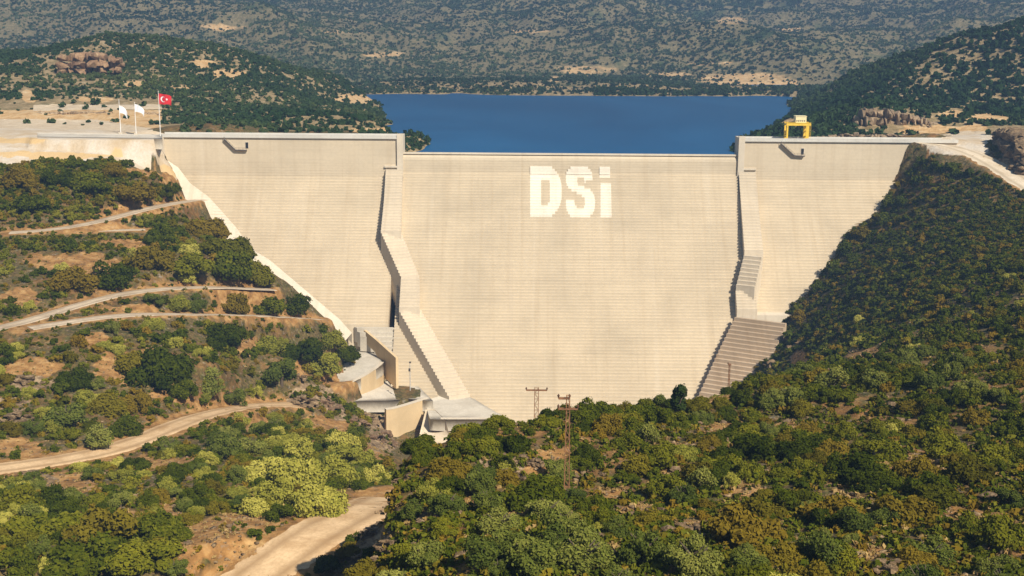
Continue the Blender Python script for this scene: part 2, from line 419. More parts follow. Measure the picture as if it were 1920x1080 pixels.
def mat_ground():
    t = NT('ground_soil'); v = t.coords()
    big = t.noise(v, 0.035, 5, 0.6, 0.6); mid = t.noise(v, 0.16, 6, 0.65, 0.4); fine = t.noise(v, 0.9, 5, 0.7)
    soil = t.ramp(mid, [(0.30, (0.055, 0.030, 0.013)), (0.46, (0.145, 0.075, 0.027)), (0.58, (0.26, 0.135, 0.048)), (0.72, (0.36, 0.23, 0.10))])
    litter = t.ramp(fine, [(0.32, (0.040, 0.032, 0.016)), (0.52, (0.12, 0.085, 0.035)), (0.70, (0.22, 0.16, 0.06))])
    scrub = t.ramp(fine, [(0.35, (0.022, 0.028, 0.009)), (0.55, (0.06, 0.07, 0.02)), (0.72, (0.15, 0.14, 0.045))])
    dry = t.ramp(t.noise(v, 0.33, 5, 0.7), [(0.45, 0.0), (0.62, 1.0)])
    c = t.mix(t.ramp(big, [(0.46, 0.0), (0.64, 1.0)]), litter, soil)
    c = t.mix(t.math('MULTIPLY', dry, 0.75), c, scrub)
    stone = t.ramp(t.noise(v, 0.55, 7, 0.75), [(0.57, 0.0), (0.63, 1.0)])
    stc = t.ramp(fine, [(0.35, (0.10, 0.085, 0.07)), (0.65, (0.34, 0.29, 0.23))])
    c = t.mix(t.math('MULTIPLY', stone, 0.7), c, stc)
    # open earth
    bare = t.attr('bare'); earth = t.ramp(t.noise(v, 0.28, 6, 0.65), [(0.30, (0.12, 0.064, 0.024)), (0.5, (0.29, 0.155, 0.054)), (0.7, (0.46, 0.29, 0.12))])
    bm_ = t.ramp(t.math('ADD', bare, t.math('MULTIPLY', t.math('SUBTRACT', mid, 0.5), 0.9)), [(0.38, 0.0), (0.62, 1.0)])
    c = t.mix(bm_, c, t.mix(t.math('MULTIPLY', stone, 0.45), earth, stc))
    # gravel yards
    pave = t.attr('pave'); grav = t.ramp(t.noise(v, 0.09, 6, 0.6, 0.3), [(0.30, (0.46, 0.34, 0.20)), (0.48, (0.56, 0.47, 0.35)), (0.62, (0.62, 0.56, 0.47)), (0.75, (0.60, 0.48, 0.31))])
    grav = t.mix(t.ramp(fine, [(0.3, 0.35), (0.7, 0.0)]), grav, (0.35, 0.26, 0.16))
    pm = t.ramp(t.math('ADD', pave, t.math('MULTIPLY', t.math('SUBTRACT', mid, 0.5), 0.5)), [(0.42, 0.0), (0.58, 1.0)])
    sand = t.ramp(t.math('ADD', t.attr('sand'), t.math('MULTIPLY', t.math('SUBTRACT', mid, 0.5), 0.6)), [(0.40, 0.0), (0.62, 1.0)])
    grav = t.mix(t.math('MULTIPLY', sand, 0.85), grav, (0.58, 0.40, 0.185))
    c = t.mix(pm, c, grav)
    rk = t.attr('rock'); rkc = t.ramp(t.noise(t.coords(scale=(1, 1, 2.2)), 0.35, 7, 0.72, 0.5), [(0.32, (0.06, 0.042, 0.026)), (0.5, (0.21, 0.145, 0.085)), (0.68, (0.43, 0.32, 0.19))])
    rm = t.ramp(t.math('ADD', rk, t.math('MULTIPLY', t.math('SUBTRACT', mid, 0.5), 0.7)), [(0.4, 0.0), (0.6, 1.0)])
    c = t.mix(rm, c, rkc)
    hb = t.math('ADD', fine, t.math('MULTIPLY', mid, 2.0))
    return t.done(c, 0.95, 0.1, hb, 0.5, 0.8)

def mat_hill(name, scrub_hi, soil_amt, dark, sc=1.0, soilc=((0.14, 0.105, 0.050), (0.27, 0.20, 0.10), (0.47, 0.36, 0.22))):
    t = NT(name); v = t.coords()
    big = t.noise(v, 0.010*sc, 5, 0.6, 0.5); mid = t.noise(v, 0.045*sc, 6, 0.7, 0.3); fine = t.noise(v, 0.2, 6, 0.75)
    soil = t.ramp(fine, [(0.32, soilc[0]), (0.5, soilc[1]), (0.7, soilc[2])])
    scrub = t.ramp(fine, [(0.34, dark), (0.52, tuple(0.55*a+.45*b for a, b in zip(dark, scrub_hi))), (0.70, scrub_hi)])
    k = t.math('ADD', t.math('MULTIPLY', mid, 0.65), t.math('MULTIPLY', big, 0.35))
    c = t.mix(t.ramp(k, [(0.50-soil_amt, 1.0), (0.60-soil_amt, 0.0)]), scrub, soil)
    bare = t.attr('bare')
    c = t.mix(t.ramp(t.math('ADD', bare, t.math('MULTIPLY', t.math('SUBTRACT', mid, 0.5), 0.8)), [(0.4, 0.0), (0.6, 1.0)]), c,
              t.ramp(fine, [(0.3, (0.36, 0.20, 0.08)), (0.5, (0.55, 0.36, 0.17)), (0.7, (0.62, 0.50, 0.32))]))
    pave = t.attr('pave')
    c = t.mix(t.ramp(t.math('ADD', pave, t.math('MULTIPLY', t.math('SUBTRACT', mid, 0.5), 0.4)), [(0.42, 0.0), (0.58, 1.0)]), c,
              t.ramp(fine, [(0.3, (0.50, 0.38, 0.24)), (0.7, (0.64, 0.54, 0.40))]))
    return t.done(c, 0.95, 0.1, t.math('ADD', fine, mid), 2.0, 0.8)

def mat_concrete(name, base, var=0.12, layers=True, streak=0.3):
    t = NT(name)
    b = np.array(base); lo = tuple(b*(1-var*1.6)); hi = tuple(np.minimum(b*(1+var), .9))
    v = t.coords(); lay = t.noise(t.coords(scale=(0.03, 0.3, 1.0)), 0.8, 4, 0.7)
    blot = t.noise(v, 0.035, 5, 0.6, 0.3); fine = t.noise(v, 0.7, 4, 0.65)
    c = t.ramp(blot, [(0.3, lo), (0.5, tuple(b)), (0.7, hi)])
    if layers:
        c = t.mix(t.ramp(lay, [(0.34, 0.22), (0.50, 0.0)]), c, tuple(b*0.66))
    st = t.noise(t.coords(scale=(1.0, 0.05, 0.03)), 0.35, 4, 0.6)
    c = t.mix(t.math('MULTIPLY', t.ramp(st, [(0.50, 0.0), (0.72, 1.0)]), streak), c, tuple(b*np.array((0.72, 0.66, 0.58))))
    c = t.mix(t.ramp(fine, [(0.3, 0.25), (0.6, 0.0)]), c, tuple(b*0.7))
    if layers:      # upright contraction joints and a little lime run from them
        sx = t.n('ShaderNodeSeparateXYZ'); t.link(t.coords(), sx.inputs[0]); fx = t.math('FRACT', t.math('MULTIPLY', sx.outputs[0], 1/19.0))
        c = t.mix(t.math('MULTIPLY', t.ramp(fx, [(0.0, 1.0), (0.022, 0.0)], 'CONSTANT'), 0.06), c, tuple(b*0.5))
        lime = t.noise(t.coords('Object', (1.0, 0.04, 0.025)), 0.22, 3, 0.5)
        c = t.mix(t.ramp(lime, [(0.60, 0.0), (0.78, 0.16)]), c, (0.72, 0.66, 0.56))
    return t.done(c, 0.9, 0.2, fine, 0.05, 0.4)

def mat_foliage(name, cols, inst=True, vary=0.5, transl=0.10):
    """cols: dark, mid, light leaf colours; each plant leans to its own mix of them"""
    t = NT(name)
    if inst: rnd = t.n('ShaderNodeObjectInfo').outputs['Random']
    else: rnd = t.attr('tint')
    leaf = t.attr('leaf')
    k = t.math('ADD', t.math('MULTIPLY', rnd, vary), t.math('MULTIPLY', leaf, 1-vary))
    c = t.ramp(k, [(0.12, cols[0]), (0.5, cols[1]), (0.9, cols[2])])
    if len(cols) > 3:       # a share of the plants has turned to autumn ochre
        r2 = t.math('FRACT', t.math('MULTIPLY', rnd, 7.31))
        c = t.mix(t.ramp(r2, [(0.66, 0.0), (0.95, 0.8)]), c, cols[3])
    d = t.n('ShaderNodeBsdfDiffuse'); t.link(c, d.inputs['Color']); d.inputs['Roughness'].default_value = 0.6
    tr = t.n('ShaderNodeBsdfTranslucent'); t.link(t.mix(1.0, c, (1.25, 1.3, 0.6), 'MULTIPLY'), tr.inputs['Color'])
    m = t.n('ShaderNodeMixShader'); m.inputs[0].default_value = transl; t.link(d.outputs[0], m.inputs[1]); t.link(tr.outputs[0], m.inputs[2])
    t.link(m.outputs[0], t.out.inputs['Surface']); return t.m

def mat_rock(name, cols, stretch=(1, 1, 1.6), sc=0.6):
    t = NT(name); v = t.coords('Object', stretch)
    n1 = t.noise(v, sc, 7, 0.72, 0.6); n2 = t.noise(v, sc*5, 5, 0.7)
    oi = t.n('ShaderNodeObjectInfo').outputs['Random']
    c = t.ramp(t.math('ADD', n1, t.math('MULTIPLY', t.math('SUBTRACT', n2, 0.5), 0.5)), [(0.30, cols[0]), (0.5, cols[1]), (0.70, cols[2])])
    c = t.mix(t.math('MULTIPLY', oi, 0.35), c, cols[0])
    return t.done(c, 0.9, 0.2, t.math('ADD', n1, n2), 0.35, 0.8)

def mat_paint(name, col, rough=0.5, metal=0.0, var=0.15, sc=1.5):
    t = NT(name); n1 = t.noise(t.coords(), sc, 5, 0.65)
    c = t.ramp(n1, [(0.3, tuple(np.array(col)*(1-2*var))), (0.55, col), (0.8, tuple(np.minimum(np.array(col)*(1+var), 1)))])
    return t.done(c, rough, 0.4, metal=metal)

def mat_road(name, a, b):
    t = NT(name); v = t.coords(); n1 = t.noise(v, 0.12, 6, 0.65, 0.5); n2 = t.noise(v, 1.3, 5, 0.7)
    c = t.ramp(n1, [(0.3, a), (0.55, b), (0.75, tuple(np.minimum(np.array(b)*1.15, .9)))])
    rut = t.attr('rut')
    c = t.mix(t.math('MULTIPLY', rut, 0.7), c, tuple(np.array(a)*0.66))
    c = t.mix(t.ramp(n2, [(0.35, 0.4), (0.6, 0.0)]), c, tuple(np.array(a)*0.75))
    return t.done(c, 0.95, 0.15, n2, 0.08, 0.5)

M = {}
M['ground'] = mat_ground()
M['hill_left'] = mat_hill('scrub_hill', (0.115, 0.140, 0.052), -0.06, (0.022, 0.042, 0.018))
M['hill_right'] = mat_hill('wooded_hill', (0.085, 0.11, 0.040), -0.10, (0.014, 0.030, 0.012))
M['mountain'] = mat_hill('mountain_scrub', (0.086, 0.122, 0.046), -0.030, (0.022, 0.042, 0.020), .42, ((0.095, 0.088, 0.042), (0.175, 0.145, 0.075), (0.28, 0.22, 0.125)))
M['dam'] = mat_concrete('dam_concrete', (0.565, 0.480, 0.352), 0.08)
M['dam_wall'] = mat_concrete('training_wall_concrete', (0.60, 0.52, 0.40), 0.08)
M['buttress'] = mat_concrete('shade_toned_step_concrete', (0.47, 0.365, 0.255), 0.12, streak=0.5)  # streaked concrete, base browned to put the risers' shade into the colour
M['dam_step'] = M['dam']
M['pale'] = mat_concrete('pale_concrete', (0.60, 0.53, 0.42), 0.10, layers=False, streak=0.45)
M['crest'] = mat_concrete('crest_concrete', (0.54, 0.52, 0.47), 0.10, layers=False, streak=0.2)
M['wall'] = mat_concrete('rough_wall_concrete', (0.58, 0.44, 0.26), 0.12, layers=False, streak=0.55)
M['letter'] = mat_concrete('letter_paint', (0.78, 0.72, 0.61), 0.06, layers=True, streak=0.35)
M['dirt_road'] = mat_road('dirt_road', (0.40, 0.25, 0.12), (0.61, 0.43, 0.245))
M['grey_track'] = mat_road('grey_track', (0.36, 0.275, 0.185), (0.54, 0.44, 0.315))
M['gravel'] = mat_road('pale_gravel', (0.48, 0.38, 0.25), (0.62, 0.53, 0.40))
M['slab'] = mat_road('grey_slab', (0.44, 0.395, 0.32), (0.57, 0.52, 0.43))
M['straw'] = mat_foliage('dry_straw', ((0.16, 0.10, 0.035), (0.30, 0.20, 0.075), (0.46, 0.34, 0.15)), inst=False, vary=.5, transl=.15)
M['rock'] = mat_rock('grey_rock', ((0.045, 0.028, 0.016), (0.20, 0.135, 0.074), (0.48, 0.35, 0.19)))
M['rock_tan'] = mat_rock('tan_rock', ((0.10, 0.065, 0.040), (0.31, 0.22, 0.13), (0.52, 0.41, 0.27)), (1, 1, 0.35), 0.35)
M['rock_red'] = mat_rock('reddish_rock', ((0.085, 0.05, 0.032), (0.29, 0.175, 0.095), (0.46, 0.32, 0.18)), (1, 1, 0.35), 0.2)
M['rock_brown'] = mat_rock('brown_rock', ((0.07, 0.042, 0.026), (0.21, 0.13, 0.075), (0.40, 0.28, 0.165)))
M['bark'] = mat_paint('bark', (0.10, 0.075, 0.05), 0.9, 0, 0.25, 3)
M['rust'] = mat_paint('rusty_steel', (0.22, 0.105, 0.048), 0.8, 0.0, 0.25, 2)
M['grey_steel'] = mat_paint('galvanised_steel', (0.50, 0.50, 0.49), 0.5, 0.3, 0.1, 2)
M['white_steel'] = mat_paint('white_pole_paint', (0.74, 0.72, 0.68), 0.5, 0.0, 0.08, 2)
M['dark'] = mat_paint('dark_opening', (0.012, 0.012, 0.014), 0.7)
M['dark_steel'] = mat_paint('dark_handrail_steel', (0.07, 0.06, 0.055), 0.6)
M['yellow'] = mat_paint('yellow_crane_paint', (0.78, 0.52, 0.055), 0.45, 0, 0.10, 0.8)
M['pale_yellow'] = mat_paint('pale_yellow_panel', (0.80, 0.70, 0.40), 0.5, 0, 0.08, 0.8)
M['red_cloth'] = mat_paint('red_flag_cloth', (0.58, 0.020, 0.026), 0.7, 0, 0.05, 0.4)
M['white_cloth'] = mat_paint('white_flag_cloth', (0.82, 0.82, 0.83), 0.7, 0, 0.04, 0.4)
M['glass_insulator'] = mat_paint('brown_insulator', (0.10, 0.05, 0.03), 0.3)
M['oak'] = mat_foliage('oak_leaves', ((0.013, 0.023, 0.002), (0.058, 0.072, 0.005), (0.165, 0.158, 0.013), (0.17, 0.115, 0.014)))
M['olive'] = mat_foliage('olive_leaves', ((0.038, 0.056, 0.010), (0.100, 0.118, 0.020), (0.23, 0.225, 0.050)))
M['broom'] = mat_foliage('broom_leaves', ((0.11, 0.118, 0.018), (0.25, 0.238, 0.036), (0.44, 0.395, 0.085)))
M['pine'] = mat_foliage('pine_needles', ((0.016, 0.034, 0.008), (0.036, 0.055, 0.013), (0.07, 0.085, 0.02)))
M['shrubbery'] = mat_foliage('shrubbery_leaves', ((0.013, 0.025, 0.003), (0.066, 0.082, 0.006), (0.185, 0.170, 0.018), (0.20, 0.125, 0.014)), inst=False, vary=0.65)
M['far_scrub'] = mat_foliage('far_scrub_leaves', ((0.020, 0.046, 0.016), (0.045, 0.075, 0.026), (0.125, 0.145, 0.045)), inst=False, vary=0.6, transl=0.1)
M['far_forest'] = mat_foliage('far_forest_leaves', ((0.022, 0.044, 0.022), (0.050, 0.078, 0.036), (0.10, 0.13, 0.052)), inst=False, vary=0.6, transl=0.1)

def mat_water():
    t = NT('lake_water'); v = t.coords('Object', (1, 0.35, 1))
    n1 = t.noise(v, 0.5, 4, 0.6); n2 = t.noise(t.coords('Object', (1, .45, 1)), 0.006, 5, 0.6, 0.8)
    c = t.ramp(n2, [(0.3, (0.001, 0.052, 0.145)), (0.7, (0.008, 0.088, 0.215))])
    return t.done(c, 0.35, 0.04, n1, 0.25, 0.35)
M['water'] = mat_water()
# ------------------------------------------------------------------ the dam
def px_x(px, y_row, Y):         # X of a picture column at distance Y near a picture row
    return at_y(px, y_row, Y)[0]
XL = px_x(303, 255, YD); XS0 = px_x(756, 285, YD); XS1 = px_x(1384, 288, YD); XR = px_x(1742, 270, YD) + 14
TOPW = 9.0
dam = empty('dam', (0, YD, 0)); dam.location = (0, 0, 0)
tag(dam, 'tall pale concrete gravity dam with stepped face and lowered spillway crest across the valley', 'dam')

def steps_profile(zs, zb):
    """downstream outline from z=zs down to zb: list of (y, z)"""
    P = [(YD, zs)]; y, z = YD, zs
    while z > zb:
        y -= SL*ST; P.append((y, z)); z -= ST; P.append((y, z))
    return P
def section(name, x0, x1, ztop, zs, zb, mat, back=TOPW, extra=None, zcut=None):
    st = steps_profile(zs, zcut or zb)
    if zcut: st.append((st[-1][0], zb))
    prof = [(YD+back, zb), (YD+back, ztop)] + (extra or [(YD, ztop)]) + st
    prof.append((YD+back, prof[-1][1])); prof = prof[1:]
    mb = MB(); n = len(prof)
    mb.v = [(x0, y, z) for y, z in prof] + [(x1, y, z) for y, z in prof]
    for i in range(n): mb.f.append((i, (i+1) % n, n+(i+1) % n, n+i))
    mb.f.append(tuple(range(n))); mb.f.append(tuple(n+i for i in reversed(range(n))))
    me = bpy.data.meshes.new(name); me.from_pydata(mb.v, [], mb.f)
    bm = bmesh.new(); bm.from_mesh(me); bmesh.ops.triangulate(bm, faces=[f for f in bm.faces if len(f.verts) > 4]); bmesh.ops.recalc_face_normals(bm, faces=bm.faces[:]); bm.to_mesh(me); bm.free()
    return link(name, me, mat, dam)
Z_AP = on_face(700, 612, ZS_WING)[2]
section('wing_wall', XL, XS0-3.0, Z_TOP-1.6, ZS_WING, 8, M['dam'], zcut=Z_AP)
section('wing_wall', XS1+3.0, XR, Z_TOP-1.6, ZS_WING, 8, M['dam'])
# spillway: rounded crest then the stepped chute
og = [(YD+TOPW, Z_SPILL-1.2), (YD+7.0, Z_SPILL-0.35), (YD+5.0, Z_SPILL), (YD+2.0, Z_SPILL-0.15), (YD+0.9, Z_SPILL-0.7), (YD+0.2, Z_SPILL-1.8), (YD, Z_SPILL-3.0)]
section('spillway', XS0, XS1, Z_SPILL-1.2, ZS_CHUTE, 4, M['dam'], extra=og[1:])
mb = MB()                         # pale sill along the spillway crest
mb.box(XS0+.02, YD+0.35, Z_SPILL-0.3, XS1-.02, YD+1.75, Z_SPILL+0.55); mb.build('sill', M['pale'], dam)
# lift lines cast as shallow ledges on the upright wall
for x0, x1, za, zb in ((XL, XS0-3.0, 124.5, ZS_WING), (XS1+3.0, XR, 124.5, ZS_WING), (XS0+.02, XS1-.02, 126.0, ZS_CHUTE)):
    mb = MB(); z = za; k = 0
    while z > zb+.4:
        mb.box(x0+.01, YD-0.05-0.008*k, z-0.14, x1-.01, YD+.05, z); z -= ST; k += 1
    mb.build('lift_ledge', M['dam'], dam)
# crest slab, parapets
for x0, x1 in ((XL-1.0, XS0-3.0), (XS1+3.0, XR)):
    mb = MB(); mb.box(x0, YD-0.9, Z_TOP-1.6, x1, YD+TOPW+.6, Z_TOP-0.95); mb.build('crest_road', M['crest'], dam)
    mb = MB(); mb.box(x0, YD-0.7, Z_TOP-0.95, x1, YD-0.35, Z_TOP+0.1)
    x = x0
    while x < x1: mb.box(x, YD-0.75, Z_TOP-0.93, min(x+.4, x1), YD-.3, Z_TOP+.16); x += 6.0
    mb.build('parapet', M['crest'], dam)
    mb = MB(); mb.box(x0, YD+TOPW, Z_TOP-0.95, x1, YD+TOPW+.35, Z_TOP+0.15); mb.build('parapet', M['crest'], dam)
mb = MB(); mb.prism([(XL-5.5, YD-7), (XL+1.2, YD-12), (XL+1.2, YD+8), (XL-5.5, YD+8)], 112, Z_TOP-1.7); mb.build('abutment_block', M['pale'], dam)
# pier ends either side of the spillway
zw = at_y(742, 312, YD)[2]
for s, xa in ((-1, XS0), (1, XS1)):
    x0, x1 = sorted((xa, xa + s*3.0)); mb = MB()
    mb.box(x0, YD-1.05, zw-8, x1, YD+TOPW+1.0, Z_TOP+.2); mb.box(x0 - (0.0 if s > 0 else 0.0), YD-1.05, Z_TOP+.2, x1, YD+1.2, Z_TOP+0.9)
    mb.build('pier', M['pale'], dam)
    x0, x1 = sorted((xa + s*3.0, xa + s*9.2)); mb = MB(); mb.box(x0, YD-1.0, zw-0.5, x1, YD+.05, zw+0.35); mb.build('pier_ledge', M['pale'], dam)

# training walls: left and right edge lines of their tops, read on the wall plane
def wall_strip(left, right, name, depth, mat, rows_step=1.25, zs=None, taper=False, turn=0.0):
    """a thick wall whose stepped top follows the two lines down the face. taper: flush with the wing at its head;
    turn: the steps face this far (degrees) round towards +X, square to the wall's own run"""
    zs = zs or ZS_WALL; mb = MB()
    L = [on_face(a, b, zs) for a, b in left]; Rr = [on_face(a, b, zs) for a, b in right]
    X = lambda P, z: np.interp(-z, [-p[2] for p in P], [p[0] for p in P])
    zt = min(L[0][2], Rr[0][2]); zb = max(L[-1][2], Rr[-1][2])
    yf = lambda z: face_y(z, zs)
    if taper:
        zh = ZS_WING + 4.5; yb = face_y(zb, zs); zt = zh
        yf = lambda z: YD + (yb-YD)*np.clip((zh-z)/(zh-zb), 0, 1)
    if turn: zt, zb = L[0][2], L[-1][2]
    n = max(2, int(round((zt-zb)/rows_step))); zz = np.linspace(zt, zb, n+1)
    if turn:
        m = math.tan(R(turn)); tt = np.linspace(-.25, 1.3, 400); q = np.array(right, float); s = np.linspace(0, 1, len(q))
        ext = lambda i: np.where(tt < 0, q[0, i]+(q[1, i]-q[0, i])*tt*(len(q)-1), np.where(tt > 1, q[-1, i]+(q[-1, i]-q[-2, i])*(tt-1)*(len(q)-1), np.interp(tt, s, q[:, i])))
        rays = [ray(a, b) for a, b in zip(ext(0), ext(1))]
        def edges(z):
            xl = X(L, z); yl = yf(z); best = None
            for d in rays:     # meets the upright plane through the left point along the step's front
                t = (yl - m*xl) / (d[1] - m*d[0]) if abs(d[1]-m*d[0]) > 1e-9 else 0
                p = CAM + d*t; e = abs(p[2]-z)
                if best is None or e < best[0]: best = (e, p)
            return (xl, yl), (best[1][0], best[1][1])
        E = [edges(z) for z in zz]
        for i in range(n): mb.prism([E[i][0], E[i][1], E[i+1][1], E[i+1][0]], zz[i]-depth, zz[i])
    else:
        for i in range(n):
            mb.prism([(X(L, zz[i]), yf(zz[i])), (X(Rr, zz[i]), yf(zz[i])), (X(Rr, zz[i+1]), yf(zz[i+1])), (X(L, zz[i+1]), yf(zz[i+1]))], zz[i]-depth, zz[i])
    return mb.build(name, mat, dam)
LW_L = [(722,312),(719,380),(714,437),(752,523),(748,585),(842,748)]
LW_R = [(754,312),(753,380),(752,437),(787,523),(787,580),(884,748)]
wall_strip(LW_L[:3], LW_R[:3], 'training_wall', 12, M['dam_wall'], taper=True)
wall_strip(LW_L[2:4], LW_R[2:4], 'training_wall', 20, M['dam_wall'], turn=24)
wall_strip(LW_L[3:5], LW_R[3:5], 'training_wall', 20, M['dam_wall'])
wall_strip(LW_L[4:], LW_R[4:], 'training_wall', 20, M['dam_wall'], turn=24)
RW_L = [(1388,318),(1392,400),(1396,478),(1380,540),(1382,590),(1310,746)]
RW_R = [(1420,318),(1425,400),(1431,474),(1416,538),(1420,572),(1372,700)]
wall_strip(RW_L[:3], RW_R[:3], 'training_wall', 12, M['dam_wall'], taper=True)
wall_strip(RW_L[2:4], RW_R[2:4], 'training_wall', 20, M['dam_wall'], 1.7, turn=-30)
wall_strip([(1379,545),(1382,586)], [(1416,543),(1420,584)], 'training_wall', 20, M['dam_wall'])
# broad stepped buttress below the right wall, with its landing
LAND_Z = on_face(1400, 592, ZS_WALL-2)[2]
a = at_z(1383, 566, LAND_Z); b = at_z(1500, 566, LAND_Z); c = at_z(1468, 592, LAND_Z); d = at_z(1392, 592, LAND_Z); e = at_z(1382, 584, LAND_Z)
mb = MB(); mb.prism([(a[0], a[1]+6), (b[0]+10, a[1]+6), (b[0]+4, c[1]), (d[0], d[1]), (e[0], e[1]), (a[0], a[1])], LAND_Z-18, LAND_Z+.25); mb.build('landing', M['pale'], dam)
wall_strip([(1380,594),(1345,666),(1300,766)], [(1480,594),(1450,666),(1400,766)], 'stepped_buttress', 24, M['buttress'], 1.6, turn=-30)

# letters: every stepped row inside a letter carries its own strip of pale paint
D_OUT = [(994,313),(1034,313),(1043,322),(1050,334),(1053,348),(1053,372),(1050,385),(1044,396),(1036,404),(1030,407.5),(994,407.5)]
D_IN = [(1014.5,335.5),(1025,335.5),(1031,341),(1031,378),(1026,384),(1014.5,384)]
S_OUT = [(1072,312.5),(1100,312.5),(1106,317),(1110,324),(1111.5,340),(1096,340.5),(1094,331),(1083,331),(1082,345),(1098,352),(1107,356),(1114,365),(1116,378),(1115,392),(1111,400),(1104,407.5),(1071,407.5),(1066,401),(1062,393),(1060.5,373),(1076.5,373),(1078,385),(1083,390),(1094,390),(1097,384),(1096,370),(1086,364),(1073,357.5),(1064,350),(1061,342),(1061,325),(1066,317)]
I_A = [(1124,313.5),(1144,313.5),(1144,334.5),(1124,334.5)]; I_B = [(1126,341.5),(1145.5,341.5),(1147,408.5),(1126,408.5)]
def spans(poly, y):
    xs = []
    for (x0, y0), (x1, y1) in zip(poly, poly[1:]+poly[:1]):
        if (y0 <= y) != (y1 <= y): xs.append(x0 + (x1-x0)*(y-y0)/(y1-y0))
    xs.sort(); return list(zip(xs[::2], xs[1::2]))
def letter(polys_out, poly_in=None):
    mb = MB()
    for zs, prof in ((None, 'up'), (ZS_CHUTE, 'st')):
        rows = []
        if prof == 'up':
            z = 126.0; k = 0
            while z > ZS_CHUTE+.4: rows.append((z, max(z-ST, ZS_CHUTE), YD, YD-.30)); z -= ST
        else:
            y, z = YD, ZS_CHUTE
            while z > 60:
                rows.append((z, z-ST, y, y-SL*ST)); y -= SL*ST; z -= ST
        for z1, z0, yb, yf in rows:
            py = proj((0, yf, (z0+z1)/2)); cyy = None
            # picture row of this step under the letter
            p = proj(np.array([[20.0, yf, (z0+z1)/2]]))[0]; row = p[1]
            for po in polys_out:
                for xa, xb in spans(po, row):
                    segs = [(xa, xb)]
                    if poly_in:
                        for ia, ib in spans(poly_in, row):
                            segs = [(xa, ia), (ib, xb)]
                    for s0, s1 in segs:
                        X0 = at_y(s0, row, yf)[0]; X1 = at_y(s1, row, yf)[0]
                        e = 0.03
                        mb.poly([(X0, yf-e, z0), (X1, yf-e, z0), (X1, yf-e, z1+e), (X0, yf-e, z1+e)])
                        if prof == 'st': mb.poly([(X0, yf-e, z1+e), (X1, yf-e, z1+e), (X1, yb, z1+e), (X0, yb, z1+e)])
    return mb.build('letter', M['letter'], dam)
letter([D_OUT], D_IN); letter([S_OUT]); letter([I_A, I_B])

# doors and the walkways that lead down to them
for (x0, x1, yy0, yy1), path in (((461,465,267,278), [(421,260),(442,280.5),(464,281)]), ((1502,1507,278.5,289.5), [(1464,269),(1488,291),(1508,292)])):
    a = at_y(x0, yy1, YD); b = at_y(x1, yy0, YD)
    mb = MB(); mb.box(a[0]-.35, YD-0.10, a[2]-.1, b[0]+.35, YD+.02, b[2]+.35); dj = mb.build('door_frame', M['pale'], dam)
    mb = MB(); mb.box(a[0]-.1, YD-0.16, a[2], b[0]+.1, YD-.05, b[2]); mb.build('door', M['dark'], dam)
    P = [at_y(q[0], q[1], YD) for q in path]
    mb = MB()
    for p, q in zip(P[:-1], P[1:]):
        mb.bar((p[0], YD-.75, p[2]), (q[0], YD-.75, q[2]), 1.3, 0.45)
    mb.build('walkway', M['pale'], dam)
    mb = MB()
    for p, q in zip(P[:-1], P[1:]):
        n = max(2, int(np.hypot(q[0]-p[0], q[2]-p[2])/1.6))
        for h in (0.55, 1.1): mb.bar((p[0], YD-1.42, p[2]+h), (q[0], YD-1.42, q[2]+h), 0.10)
        for i in range(n+1):
            t = i/n; x = p[0]+(q[0]-p[0])*t; z = p[2]+(q[2]-p[2])*t; mb.bar((x, YD-1.42, z), (x, YD-1.42, z+1.1), 0.09)
        mb.bar((p[0], YD-1.45, p[2]-.1), (q[0], YD-1.45, q[2]-.1), 0.10, 0.5)
    mb.build('handrail', M['dark_steel'], dam)
# ------------------------------------------------------------------ masks on the ground (soil kinds), in picture columns of the slope they lie on
def ell_mask(P, ells):
    """P (n,2) picture positions of ground points; soft ellipses"""
    m = np.zeros(len(P)); P = np.asarray(P, float)
    wx = 26*fbm(P[:, 0], P[:, 1]*2.2, 46, 4, 201, .65); wy = 12*fbm(P[:, 0], P[:, 1]*2.2, 46, 4, 202, .65); k = np.clip((P[:, 1]-60)/300, .35, 1)
    P = P + np.column_stack([wx*k, wy*k])
    for cx, cy_, rx, ry in ells:
        d = np.sqrt(((P[:, 0]-cx)/rx)**2 + ((P[:, 1]-cy_)/ry)**2); m = np.maximum(m, 1 - sstep(0.6, 1.25, d))
    return m
def in_poly(P, poly):
    x, y = P[:, 0], P[:, 1]; c = np.zeros(len(P), bool)
    for (x0, y0), (x1, y1) in zip(poly, poly[1:]+poly[:1]):
        k = (y0 <= y) != (y1 <= y)
        c ^= k & (x < x0 + (x1-x0)*(y-y0)/((y1-y0) if y1 != y0 else 1e-9))
    return c
